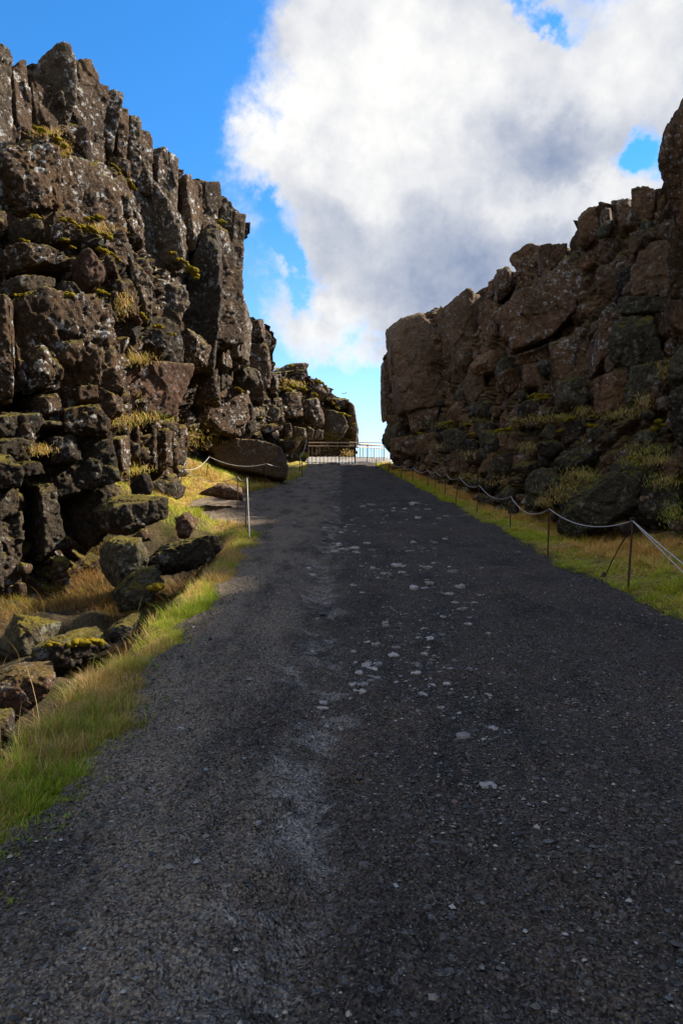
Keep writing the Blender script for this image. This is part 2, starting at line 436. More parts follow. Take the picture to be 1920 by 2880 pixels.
# keep the sheet below the gravel of the path
ins = np.minimum(GX - edge_l(GY), edge_r(GY) - GX)
GZ = GZ - .22 * sstep(.0, .35, ins)
gm = mesh_np('ground', np.stack([GX, GY, GZ], -1).reshape(-1, 3), grid_faces(len(ys), len(xs)), SOIL)
tr_ = GX - edge_r(GY); tl_ = edge_l(GY) - GX
th = sstep(-.05, .2, tr_) * (1 - sstep(1.8, 3.6, tr_)) + sstep(-.05, .1, tl_) * (1 - sstep(.3, .9, tl_)) + (1 - sstep(0, 3.5, np.abs(tl_ - 1.8))) * sstep(16, 20, GY)
th = np.clip(th, 0, 1).ravel(); one = np.ones_like(th)
gm.color_attributes.new('thatch', 'FLOAT_COLOR', 'POINT').data.foreach_set('color', np.stack([th, th, th, one], 1).astype(np.float32).ravel())
link('ground', gm, kind='structure', label='dark mossy soil of the gorge floor beside the gravel path')

# the gravel path: its own sheet with ruts, heaped middle and ragged edges
def path_z(x, y):
    p = np.stack([x, y, np.zeros_like(x)], -1).reshape(-1, 3)
    rut = np.interp(y, [0, 4, 10.8, 17.5, 30, 49], [-.05, -.12, -.38, 0, .3, 0])
    d = x - rut
    n = (.040 * fbm(p * .9, 4, 21) + .024 * fbm(p * 4.0, 4, 33) + .009 * fbm(p * 19.0, 3, 41, .65)).reshape(x.shape)
    ridge = .05 * np.exp(-((d + .6) / .5) ** 2) - .06 * np.exp(-(d / .2) ** 2) + .02 * np.exp(-((d - 1.6) / .9) ** 2)
    return prof(y) + n + ridge + .015

py_ = np.geomspace(1.0, 49.5, 620)
t_ = np.linspace(0, 1, 330)
EL = edge_l(py_)[:, None] - .12; ER = edge_r(py_)[:, None] + .12
PX_ = EL + (ER - EL) * t_[None, :]; PY_ = np.repeat(py_[:, None], len(t_), 1)
PZ_ = path_z(PX_, PY_)
pin = np.minimum(PX_ - EL, ER - PX_)
pp = np.stack([PX_, PY_, PX_ * 0], -1).reshape(-1, 3)
PZ_ = PZ_ - (.085 + .05 * fbm(pp * 3, 3, 3).reshape(PX_.shape)) * (1 - sstep(0, .22, pin))
path = link('gravel_path', mesh_np('gravel_path', np.stack([PX_, PY_, PZ_], -1).reshape(-1, 3), grid_faces(len(py_), len(t_)), PATHM),
            kind='structure', label='dark grey gravel path climbing between the cliffs')

# ------------------------------------------------------------------ rocks
def hull2(pts):
    pts = sorted(map(tuple, pts))
    def half(ps):
        h = []
        for p in ps:
            while len(h) >= 2 and (h[-1][0] - h[-2][0]) * (p[1] - h[-2][1]) - (h[-1][1] - h[-2][1]) * (p[0] - h[-2][0]) <= 0: h.pop()
            h.append(p)
        return h
    a = half(pts); b = half(pts[::-1])
    return np.array(a[:-1] + b[:-1])

def box_lattice(n):
    na, nb, nc = n
    idx = -np.ones((na + 1, nb + 1, nc + 1), int)
    I = np.stack(np.meshgrid(np.arange(na + 1), np.arange(nb + 1), np.arange(nc + 1), indexing='ij'), -1)
    surf = ((I == 0) | (I == np.array([na, nb, nc]))).any(-1)
    pts = I[surf]; idx[surf] = np.arange(len(pts))
    F = []
    def face(A, flip):
        q = np.stack([A[:-1, :-1], A[1:, :-1], A[1:, 1:], A[:-1, 1:]], -1).reshape(-1, 4)
        F.append(q[:, ::-1] if flip else q)
    face(idx[:, :, nc], False); face(idx[:, :, 0], True)
    face(idx[na, :, :], False); face(idx[0, :, :], True)
    face(idx[:, nb, :], True); face(idx[:, 0, :], False)
    return pts / np.array([na, nb, nc]) * 2 - 1, np.concatenate(F)

def chips(p, seed):
    """broken plane facets: every cell is a tilted flat with a sharp crease to the next"""
    a1, a2, cid, off = voronoi(p, seed)
    return (cid - .5) + .9 * (np.sin(cid * 51) * off[:, 0] + np.sin(cid * 91) * off[:, 1] + np.sin(cid * 133) * off[:, 2]) - .25 * np.exp(-((a2 - a1) / .045) ** 2)

def rock_mesh(name, hull, r, u, n, thick, edge, mat, seed, sharp=30, rough=1.0, facets=6, taper=.12):
    """rounded, chipped convex block. hull: outline (m,2) in the local (r,u) plane about the origin.
       returns mesh in local (world oriented) coordinates about the block's centre"""
    R = np.random.default_rng(seed)
    w = np.ptp(hull[:, 0]); h = np.ptp(hull[:, 1]); size = math.sqrt(w * h)
    T = thick / 2
    planes, dist = [], []
    m = len(hull)
    for i in range(m):
        a, b = hull[i], hull[(i + 1) % m]
        e = b - a; L = np.hypot(*e)
        if L < 1e-5: continue
        nn = np.array([e[1], -e[0]]) / L
        hh = float(nn @ a)
        tl = R.normal(0, taper)
        v = np.array([nn[0], nn[1], tl]); v /= np.linalg.norm(v)
        planes.append(v); dist.append(max(hh, .12 * size))
    for s in (1, -1):
        v = np.array([R.normal(0, .16), R.normal(0, .12), s]); v /= np.linalg.norm(v)
        planes.append(v); dist.append(T)
    for _ in range(facets):                                   # broken corners
        v = np.array([R.normal(0, .8), R.normal(0, .6), abs(R.normal(.7, .4))]); v /= np.linalg.norm(v)
        sup = max(float(v[0] * a[0] + v[1] * a[1]) for a in hull) + v[2] * T
        planes.append(v); dist.append(sup * R.uniform(.74, .97))
    planes = np.array(planes); dist = np.array(dist)
    cnt = [int(np.clip(round(x / edge), 3, 110)) for x in (w, h, thick)]
    pts, F = box_lattice(cnt)
    mid = np.array([(hull[:, 0].max() + hull[:, 0].min()) / 2, (hull[:, 1].max() + hull[:, 1].min()) / 2, 0])
    D = pts * np.array([w / 2, h / 2, T]) + mid
    L = np.linalg.norm(D, axis=1, keepdims=True); L[L == 0] = 1; D = D / L
    q = np.clip(D @ planes.T, 0, None) / dist[None, :]
    q = (q ** sharp).sum(1) ** (1 / sharp)
    rad = 1 / q
    loc = D * rad[:, None]
    for ax, (lo_, hi_) in enumerate(((hull[:, 0].min(), hull[:, 0].max()), (hull[:, 1].min(), hull[:, 1].max()))):
        a0, a1 = loc[:, ax].min(), loc[:, ax].max()
        loc[:, ax] = lo_ + (loc[:, ax] - a0) * (hi_ - lo_) / (a1 - a0)
    W = loc[:, :1] * r + loc[:, 1:2] * u + loc[:, 2:] * n
    Dw = D[:, :1] * r + D[:, 1:2] * u + D[:, 2:] * n
    S = R.uniform(0, 90, 3)
    k = min(size, 1.6)
    lo = fbm(W * (1.3 / k) + S, 2, seed)
    ch = chips(W * (1.9 / k) * np.array([1, 1, .7]) + S, seed % 97)
    c2_ = chips(W * (5.5 / k) + S, seed % 89)
    hi = fbm(W * 11.0 + S, 3, seed + 9, .65)
    disp = rough * (k * (.025 * lo + .06 * ch + .028 * c2_) + min(.028, k * .03) * hi)
    W = W + Dw * disp[:, None]
    return mesh_np(name, W, F, mat)

def px_block(name, poly, depth, mat, parent=None, thick=None, yaw=0.0, seed=None, step=4.0, sink=0.0, rough=1.0, facets=6, sharp=30, taper=.12, **props):
    """block whose outline fills a polygon traced on the photograph, standing `depth` metres ahead"""
    poly = hull2(poly)[::1]
    seed = seed if seed is not None else abs(hash((round(poly[0][0]), round(poly[0][1]), len(poly)))) % 100000
    c = poly.mean(0)
    C0 = unproj(c[0], c[1], depth)
    ray = np.array([(c[0] - 960) / FPX, 1.0]); ray /= np.linalg.norm(ray)
    a = math.radians(yaw)
    n = np.array([-ray[0] * math.cos(a) + ray[1] * math.sin(a), -ray[0] * math.sin(a) - ray[1] * math.cos(a), 0])
    r = np.array([-n[1], n[0], 0]); u = np.array([0, 0, 1.0])
    H = []
    for p in poly:
        d = np.array([(p[0] - 960) / FPX, 1.0, (1440 - p[1]) / FPX]); o = np.array([0, 0, EYE])
        t = ((C0 - o) @ n) / (d @ n)
        q = o + d * t - C0
        H.append((q @ r, q @ u))
    H = hull2(H)
    w = np.ptp(H[:, 0]); h = np.ptp(H[:, 1])
    T = thick if thick else .85 * min(w, h)
    me = rock_mesh(name, H, r, u, n, T, step * depth / FPX, mat, seed, sharp, rough, facets, taper)
    C = C0 - n * (T / 2) * (1 - sink)
    return link(name, me, parent, tuple(C), **props)

def conv(poly, ox, oy, s): return [(x / s + ox, y / s + oy) for x, y in poly]
def c1(*p): return conv(p, 0, 80, 1.96)
def c2(*p): return conv(p, 1040, 180, 1.782)
def c5(*p): return conv(p, 0, 1250, 2.119)
def cf(*p): return conv(p, 560, 860, 2.8)
def cr(*p): return conv(p, 1300, 1000, 2.529)

class Depth:
    """smooth depth over a cliff from a few surveyed points"""
    def __init__(self, pts):
        P = np.array(pts, float); self.c = P[:, :2] / 500; v = 1 / P[:, 2]
        n = len(P)
        K = self.k(np.linalg.norm(self.c[:, None] - self.c[None], axis=-1)) + np.eye(n) * 1e-3
        A = np.block([[K, np.c_[np.ones(n), self.c]], [np.c_[np.ones(n), self.c].T, np.zeros((3, 3))]])
        self.w = np.linalg.solve(A, np.r_[v, 0, 0, 0]); self.n = n
    def k(self, r): return r
    def __call__(self, x, y):
        q = np.stack([np.ravel(x), np.ravel(y)], -1) / 500
        K = self.k(np.linalg.norm(q[:, None] - self.c[None], axis=-1))
        v = K @ self.w[:self.n] + np.c_[np.ones(len(q)), q] @ self.w[self.n:]
        return (1 / np.clip(v, 1 / 90., 1 / 4.)).reshape(np.shape(x))

DL = Depth([(0, 120, 18.5), (340, 260, 22.3), (690, 610, 30), (-500, 100, 13), (690, 870, 30.5), (690, 1200, 37), (459, 692, 24.8), (300, 600, 20.5),
            (100, 500, 17.6), (0, 800, 15.6), (320, 830, 17), (300, 1180, 15.5), (100, 1250, 14.2), (0, 1600, 12.6), (-500, 1600, 9), (-500, 800, 10.5),
            (200, 1640, 13.2), (450, 1100, 23), (420, 1330, 23.5), (480, 1300, 27), (600, 1250, 36), (540, 1310, 30)])
DF = Depth([(640, 900, 42), (740, 900, 41), (740, 1250, 42), (765, 1040, 46), (640, 1280, 36), (820, 1060, 53), (1000, 1120, 62), (1000, 1240, 62), (850, 1280, 60), (800, 1280, 54), (930, 1290, 62)])
DR = Depth([(1085, 1300, 45), (1085, 900, 44), (1330, 830, 38), (1450, 710, 33), (1600, 670, 29), (1850, 520, 22), (1920, 450, 20), (2350, 300, 13), (1300, 1390, 27.5),
            (1200, 1330, 36), (1480, 1450, 19), (1700, 1490, 15.2), (1920, 1520, 12.6), (2350, 1650, 8.5), (1250, 1150, 39), (1500, 1100, 27), (1700, 1100, 20.5),
            (1900, 1100, 16), (1600, 1280, 20), (1900, 1300, 14.2), (2350, 1100, 10)])

def core(name, top, bot, D, x0, x1, mat, parent, back, step=5.0, vert=.4, side=1, amp=1.0, seed=0, recess=.45):
    """continuous broken rock face behind the blocks, with the ground above it running back as a plateau"""
    X = np.arange(x0, x1 + step, step); nr = 260
    ty = np.interp(X, [p[0] for p in top], [p[1] for p in top]); by = np.interp(X, [p[0] for p in bot], [p[1] for p in bot])
    t = np.linspace(0, 1, nr)[:, None]
    YY = ty[None] + (by - ty)[None] * t; XX = np.repeat(X[None], nr, 0)
    dep = D(XX, YY) + recess
    P = np.stack([(XX - 960) / FPX * dep, dep, EYE + (1440 - YY) / FPX * dep], -1)
    du = np.gradient(P, axis=1); dv = np.gradient(P, axis=0)
    n = np.broadcast_to(np.array([-back * .72, -.69, 0.]), P.shape)
    q = P.reshape(-1, 3)
    warp = np.stack([fbm(q * .6 + 3, 2, seed + 1), fbm(q * .6 + 9, 2, seed + 2), fbm(q * .6 + 15, 2, seed + 3)], 1) * .35
    sc = np.array([.85, .85, .85 * vert]); qq = (q + warp) * sc
    a1, a2, ac, ao = voronoi(qq, seed)
    tilt = (ao * np.array([.5, -.4, .5])).sum(1)
    b1, b2, bc, _ = voronoi((q + warp * .5) * np.array([2.3, 2.3, 2.3 * (vert + 1) / 2]), seed + 5)
    disp = .95 * (ac - .5) + .30 * tilt - .30 * np.exp(-((a2 - a1) / .05) ** 2) + .32 * (bc - .5) + .22 * chips((q + warp) * np.array([1.7, 1.7, 1.2]), seed + 6) - .12 * np.exp(-((b2 - b1) / .06) ** 2) + .05 * fbm(q * 5, 3, seed + 8)
    P2 = P + n * (amp * disp).reshape(nr, -1)[..., None]
    # rows of plateau behind the rim
    rows = [P2]
    first = P2[0]
    pl = []
    for k, (bx, by_, dz) in enumerate([(.5, .35, .0), (2, 1.4, -.1), (8, 5, .2), (26, 12, .6)]):
        pl.append(first + np.array([back * bx, by_ * .6, dz]) + .12 * fbm(first * 1.3 + k, 3, seed + k)[:, None] * np.array([0, 0, 1]))
    allr = np.concatenate([np.array(pl[::-1]), P2], 0)
    me = mesh_np(name, allr.reshape(-1, 3), grid_faces(allr.shape[0], allr.shape[1]), mat)
    return link(name, me, parent, (0, 0, 0))

# ---- the three cliffs
cliff_l = empty('cliff', (-7.5, 17, 0), 'tall columned basalt cliff on the left with mossy ledges and white lichen', 'cliff')
cliff_f = empty('cliff', (-5, 46, 4.5), 'distant stepped rock cliff behind the railing at the left of the gap', 'cliff')
cliff_r = empty('cliff', (7.5, 24, 1.5), 'shaded brown rock cliff along the right side above the grassy verge', 'cliff')

SK_L = [(-600, 60), (0, 150), (110, 185), (260, 200), (300, 260), (360, 330), (430, 400), (510, 500), (615, 550), (660, 615), (684, 640), (700, 900)]
BT_L = [(-600, 1800), (0, 1700), (220, 1680), (330, 1560), (450, 1420), (520, 1365), (600, 1335), (700, 1315)]
core('rock_face', SK_L, BT_L, DL, -600, 684, ROCK_L, cliff_l, -1, vert=.32, seed=3, recess=.8)
SK_F = [(600, 900), (700, 895), (745, 905), (762, 960), (772, 1050), (800, 1045), (860, 1040), (900, 1085), (975, 1125), (992, 1150), (1000, 1245)]
BT_F = [(600, 1345), (760, 1330), (870, 1300), (1003, 1296)]
core('rock_face', SK_F, BT_F, DF, 600, 998, ROCK_L, cliff_f, -1, step=3.0, vert=.6, seed=13)
SK_R = [(1090, 1000), (1112, 905), (1180, 880), (1280, 845), (1340, 845), (1365, 805), (1440, 755), (1500, 690), (1595, 690), (1620, 625), (1720, 570), (1850, 530), (1880, 430), (2400, 200)]
BT_R = [(1090, 1330), (1200, 1365), (1320, 1430), (1480, 1490), (1700, 1530), (1920, 1570), (2400, 1800)]
core('rock_face', SK_R, BT_R, DR, 1090, 2400, ROCK_R, cliff_r, 1, vert=.55, seed=23, recess=.95)

def unseen_wall(parent, pts, hs, mat, back, seed):
    """an added wall out of view that carries the cliff on past the camera"""
    P0 = np.array(pts, float); s = np.r_[0, np.cumsum(np.hypot(*np.diff(P0, axis=0).T))]
    S = np.arange(0, s[-1], .28); x = np.interp(S, s, P0[:, 0]); y = np.interp(S, s, P0[:, 1]); top = np.interp(S, s, hs)
    t = np.linspace(0, 1, 46)[:, None]
    P = np.stack([x[None] + back * 2.0 * (1 - t), np.repeat(y[None], 46, 0), top[None] * (1 - t) - 1.5 * t], -1)
    q = P.reshape(-1, 3); a1, a2, ac, ao = voronoi(q * np.array([.7, .7, .3]), seed)
    dsp = (1.1 * (ac - .5) - .3 * np.exp(-((a2 - a1) / .06) ** 2) + .25 * fbm(q * 1.2, 4, seed)).reshape(46, -1)
    P[..., 0] -= back * dsp
    pl = [P[0] + np.array([back * b, 0, dz]) for b, dz in ((26, .6), (8, .2), (1, .05))]
    A = np.concatenate([np.array(pl), P], 0)
    link('rock_face', mesh_np('rock_face', A.reshape(-1, 3), grid_faces(*A.shape[:2]), mat), parent, (0, 0, 0))
unseen_wall(cliff_r, [(11, 24), (9.8, 19), (8.6, 14), (7.8, 10), (8.0, 5), (8.4, 0), (8.4, -8), (9, -30)], [13.6, 13.5, 11.7, 10.7, 10.4, 10.4, 10.4, 10.4], ROCK_R, 1, 61)  # unseen wall added to shade the path, heights set by where its shadow ends
unseen_wall(cliff_l, [(-9.5, 9.5), (-11.0, 4), (-13, -4), (-14, -30)], [9, 7, 5, 4], ROCK_L, -1, 62)

# ---- left cliff: columns of the rim (outlines traced from the photograph)
COLUMNS_L = [
    c1((-90, 40), (60, 65), (85, 140), (75, 530), (-90, 540)), c1((72, 140), (130, 150), (165, 160), (190, 400), (187, 545), (80, 540)),
    c1((168, 165), (235, 180), (300, 290), (330, 450), (325, 610), (195, 570), (180, 320)),
    c1((228, 150), (290, 118), (400, 132), (432, 200), (420, 340), (380, 475), (330, 460), (270, 260)),
    c1((415, 158), (512, 163), (549, 212), (532, 292), (425, 300)),
    c1((420, 280), (545, 287), (640, 310), (600, 500), (575, 715), (500, 725), (500, 490), (400, 470)),
    c1((560, 300), (680, 312), (690, 352), (662, 480), (610, 640), (570, 640), (590, 420)),
    c1((655, 340), (712, 388), (708, 560), (698, 690), (652, 665)), c1((330, 480), (420, 476), (502, 490), (520, 722), (430, 738), (330, 705)),
    c1((710, 458), (757, 465), (782, 530), (775, 730), (740, 800), (700, 780)), c1((775, 535), (850, 568), (868, 640), (857, 830), (810, 830), (768, 790)),
    c1((858, 636), (926, 648), (932, 720), (912, 905), (860, 870)), c1((922, 692), (987, 728), (990, 880), (990, 1010), (910, 970)),
    c1((985, 765), (1045, 776), (1125, 826), (1112, 1000), (1060, 1140), (1008, 1020)), c1((1118, 825), (1192, 836), (1217, 900), (1207, 1050), (1090, 1095), (1110, 950)),
    c1((1205, 925), (1270, 950), (1275, 1065), (1200, 1070)), c1((1265, 1000), (1335, 1022), (1360, 1085), (1352, 1310), (1300, 1340), (1262, 1200))]
for i, p in enumerate(COLUMNS_L):
    c = np.mean(p, 0); ymax = max(q[1] for q in p); ymin = min(q[1] for q in p)
    p = [(c[0] + (x - c[0]) * 1.08, y + (.3 * (ymax - ymin) if y > c[1] + .15 * (ymax - ymin) else 0)) for x, y in p]
    dz = float(1 / (.0541 - .0000301 * c[0]))
    px_block('basalt_column', p, dz - .75 + .25 * ((i * 37) % 5 - 2) * .5, ROCK_L if i % 3 else ROCK_W, cliff_l, thick=2.2, yaw=18 + 8 * ((i * 13) % 3), seed=100 + i, facets=2, taper=.06, rough=.75, sharp=34)

SLABS_L = [  # the great joint faces behind the separate blocks: outline, nearer, yaw, material
    (c1((690, 470), (985, 765), (1025, 1275), (990, 1690), (780, 1610), (690, 1000)), .25, 44, ROCK_W), (c1((0, 560), (420, 640), (740, 760), (752, 1420), (400, 1460), (60, 1450)), .3, 24, ROCK_L),
    (c1((40, 1450), (590, 1470), (655, 1610), (662, 2090), (300, 2180), (40, 2150)), .35, 20, ROCK_L), (c1((1000, 1000), (1260, 960), (1340, 1440), (1350, 1790), (1000, 1820)), .3, 40, ROCK_L), (c1((640, 1500), (1000, 1690), (1050, 2000), (700, 2100)), .1, 30, ROCK_D),
    (c1((-60, 2100), (600, 2220), (620, 2440), (400, 2600), (-60, 2700)), .2, 18, ROCK_D), (c1((1040, 1820), (1360, 1800), (1440, 2060), (1300, 2250), (1050, 2150)), .3, 34, ROCK_L)]
for i, (p, near, yw, mat) in enumerate(SLABS_L):
    c = np.mean(p, 0)
    px_block('rock_slab', p, float(DL(c[0], c[1])) - near, mat, cliff_l, thick=2.6, yaw=yw, seed=150 + i, facets=3, rough=1.2)
BLOCKS_L = [  # outline, distance nearer than the face, material, thickness
    (c1((712, 770), (800, 800), (905, 880), (992, 1000), (1022, 1275), (890, 1345), (775, 1240), (745, 1000)), .5, ROCK_W, 2.2),
    (c1((830, 1325), (1062, 1365), (1062, 1500), (990, 1690), (850, 1610), (780, 1400)), .9, ROCK_W, 2.0),
    (c1((740, 1240), (830, 1340), (850, 1600), (800, 1610), (730, 1420)), .5, ROCK_W, 1.5),
    (c1((1005, 1300), (1100, 1100), (1265, 1075), (1285, 1400), (1245, 1560), (1225, 1840), (1000, 1810), (985, 1650)), .9, ROCK_D, 3.0),
    (c1((1240, 1480), (1345, 1440), (1372, 1520), (1362, 1700), (1350, 1790), (1240, 1840), (1225, 1650)), .6, ROCK_W, 2.2),
    (c1((1215, 1080), (1270, 1070), (1290, 1300), (1340, 1450), (1250, 1500)), .5, ROCK_L, 2.),
    (c1((15, 745), (60, 630), (200, 555), (335, 618), (388, 720), (372, 990), (200, 1010), (35, 965)), .7, ROCK_L, 2.4),
    (c1((428, 742), (600, 728), (700, 800), (752, 900), (742, 970), (660, 1045), (415, 1015)), 1.0, ROCK_L, 2.2),
    (c1((600, 690), (700, 700), (720, 790), (640, 760)), .7, ROCK_L, 1.2),
    (c1((120, 1040), (265, 1040), (265, 1150), (140, 1160)), .6, ROCK_D, 1.5), (c1((265, 1045), (430, 1060), (430, 1160), (265, 1160)), .8, ROCK_L, 1.5),
    (c1((415, 1085), (520, 1080), (605, 1130), (605, 1195), (430, 1200)), 1.0, ROCK_D, 1.4), (c1((465, 1045), (580, 1035), (690, 1090), (690, 1140), (600, 1130)), .7, ROCK_L, 1.4),
    (c1((595, 1120), (690, 1110), (752, 1200), (742, 1325), (640, 1240)), .6, ROCK_D, 1.4),
    (c1((95, 1165), (290, 1160), (430, 1205), (430, 1345), (95, 1375)), .9, ROCK_L, 2.2), (c1((433, 1218), (520, 1208), (582, 1280), (592, 1365), (470, 1415), (433, 1350)), 1.2, ROCK_RED, 1.6),
    (c1((575, 1215), (662, 1262), (692, 1405), (600, 1380)), .9, ROCK_RED, 1.3), (c1((85, 1370), (330, 1370), (330, 1450), (85, 1455)), .5, ROCK_D, 1.6), (c1((325, 1375), (450, 1400), (470, 1450), (330, 1450)), .5, ROCK_D, 1.4),
    (c1((70, 1455), (280, 1440), (480, 1470), (490, 1700), (330, 1760), (110, 1760)), .7, ROCK_L, 2.4), (c1((460, 1465), (590, 1475), (655, 1610), (662, 2085), (570, 2100), (480, 1700)), .7, ROCK_L, 2.6),
    (c1((325, 1585), (430, 1562), (482, 1630), (452, 1715), (338, 1715)), 1.1, ROCK_L, 1.2), (c1((378, 1715), (497, 1715), (492, 1790), (420, 1860), (345, 1835)), 1.1, ROCK_L, 1.0),
    (c1((145, 1760), (300, 1735), (355, 1850), (335, 1970), (145, 1985)), .9, ROCK_L, 1.8), (c1((405, 1860), (575, 1735), (585, 1955), (430, 1965)), .8, ROCK_L, 1.6),
    (c1((-60, 1475), (62, 1468), (75, 1720), (58, 2110), (-60, 2115)), .9, ROCK_L, 1.8), (c1((95, 1700), (150, 1790), (165, 2055), (100, 2110)), .6, ROCK_L, 1.4),
    (c1((175, 2000), (330, 1975), (355, 2125), (195, 2170)), .8, ROCK_L, 1.4), (c1((415, 1970), (548, 1958), (555, 2045), (425, 2065)), .7, ROCK_L, 1.), (c1((345, 2085), (540, 2052), (605, 2150), (592, 2235), (355, 2250)), 1.0, ROCK_L, 1.5),
    (c1((-40, 2110), (180, 2090), (240, 2190), (150, 2260), (-40, 2260)), .6, ROCK_D, 1.5), (c1((150, 2160), (370, 2150), (380, 2250), (170, 2270)), .7, ROCK_D, 1.3),
    (c1((240, 2255), (440, 2240), (460, 2400), (250, 2420)), .9, ROCK_D, 1.5), (c1((455, 2240), (600, 2230), (615, 2410), (470, 2430)), 1.0, ROCK_L, 1.6), (c1((-40, 2260), (120, 2230), (240, 2280), (230, 2420), (-40, 2440)), .8, ROCK_D, 1.6),
    (c1((745, 1725), (870, 1645), (978, 1690), (972, 1805), (850, 1810), (745, 1785)), 1.2, ROCK_D, 1.6), (c1((660, 1480), (730, 1500), (820, 1610), (800, 1650), (690, 1590)), .5, ROCK_RED, 1.2), (c1((680, 1590), (800, 1640), (760, 1740), (700, 1720)), .3, ROCK_D, 1.2),
    (c1((608, 2235), (690, 2225), (700, 2440), (612, 2440)), .8, ROCK_L, 1.0), (c1((690, 2180), (742, 2178), (750, 2440), (705, 2440)), .9, ROCK_L, .9), (c1((742, 2180), (785, 2178), (795, 2425), (752, 2425)), 1.0, ROCK_L, .9),
    (c1((795, 2190), (868, 2195), (880, 2430), (815, 2430)), 1.0, ROCK_L, .9), (c1((866, 2195), (935, 2200), (945, 2420), (880, 2430)), 1.0, ROCK_L, .9), (c1((942, 2160), (985, 2165), (1000, 2430), (955, 2430)), 1.1, ROCK_L, .9), (c1((985, 2170), (1042, 2170), (1040, 2420), (1000, 2430)), 1.2, ROCK_L, .9),
    (c1((1050, 1880), (1150, 1860), (1240, 1850), (1245, 2045), (1060, 2055)), .6, ROCK_L, 1.6), (c1((1130, 2060), (1250, 1990), (1360, 2030), (1420, 2180), (1300, 2290), (1130, 2190)), 1.6, ROCK_D, 2.0),
    (c5((-60, 190), (140, 180), (250, 230), (250, 760), (100, 880), (-60, 900)), .6, ROCK_D, 2.0), (c5((240, 220), (360, 230), (395, 400), (425, 690), (250, 800)), .8, ROCK_D, 1.8), (c5((380, 190), (560, 130), (700, 190), (745, 290), (655, 400), (645, 570), (500, 690), (450, 660), (440, 400)), 1.0, ROCK_D, 2.0),
    (c5((-60, 40), (60, 50), (150, 160), (130, 240), (-60, 260)), 1.3, ROCK_D, 1.4), (c5((-60, 480), (40, 500), (90, 700), (60, 900), (-60, 920)), 1.3, ROCK_D, 1.4), (c5((120, 90), (260, 80), (300, 170), (150, 190)), 1.2, ROCK_D, 1.)]
for i, (p, near, mat, th) in enumerate(BLOCKS_L):
    c = np.mean(p, 0)
    px_block('rock_block', p, float(DL(c[0], c[1])) - near, mat, cliff_l, thick=th, yaw=(i * 29) % 38 - 6, seed=200 + i, facets=7, rough=1.05)

def rubble(parent, D, sky, bot, x0, x1, n, smin, smax, mats, seed, step=4.0, lower=0.0, asp_=(.7, 1.5), upper=1.0, proud=(-.1, .55), rough=1.0):
    R = np.random.default_rng(seed)
    for i in range(n):
        px = R.uniform(x0, x1); ty = np.interp(px, [p[0] for p in sky], [p[1] for p in sky]); by = np.interp(px, [p[0] for p in bot], [p[1] for p in bot]) - 25
        t = lower + (upper - lower) * R.uniform(0.03, 1); pyy = ty + 30 + (by - ty - 30) * t
        if any(math.hypot(px - ex, pyy - ey) < er for ex, ey, er in ((445, 1090, 115), (650, 1290, 130), (560, 1290, 60))): continue
        s = R.uniform(smin, smax) * (R.uniform(.6, 1.3)); asp = R.uniform(*asp_)
        k = R.integers(5, 8); an = np.sort(R.uniform(0, 2 * math.pi, k)) + np.arange(k) * .01
        pl = [(px + s * math.cos(a) * R.uniform(.8, 1.1), pyy + s * asp * math.sin(a) * R.uniform(.8, 1.1)) for a in np.linspace(0, 2 * math.pi, k, endpoint=False) + R.uniform(0, 1)]
        d = float(D(px, pyy))
        px_block('rock_block', pl, d - R.uniform(*proud), mats[i % len(mats)], parent, thick=2.2 * s * d / FPX, yaw=R.uniform(-30, 40), seed=seed * 1000 + i, step=step, facets=6, rough=rough)

rubble(cliff_l, DL, SK_L, BT_L, 0, 690, 70, 14, 34, [ROCK_L, ROCK_D, ROCK_L], 31, lower=.52)
rubble(cliff_l, DL, SK_L, BT_L, 470, 700, 45, 16, 36, [ROCK_L, ROCK_D, ROCK_W], 34, lower=.55)

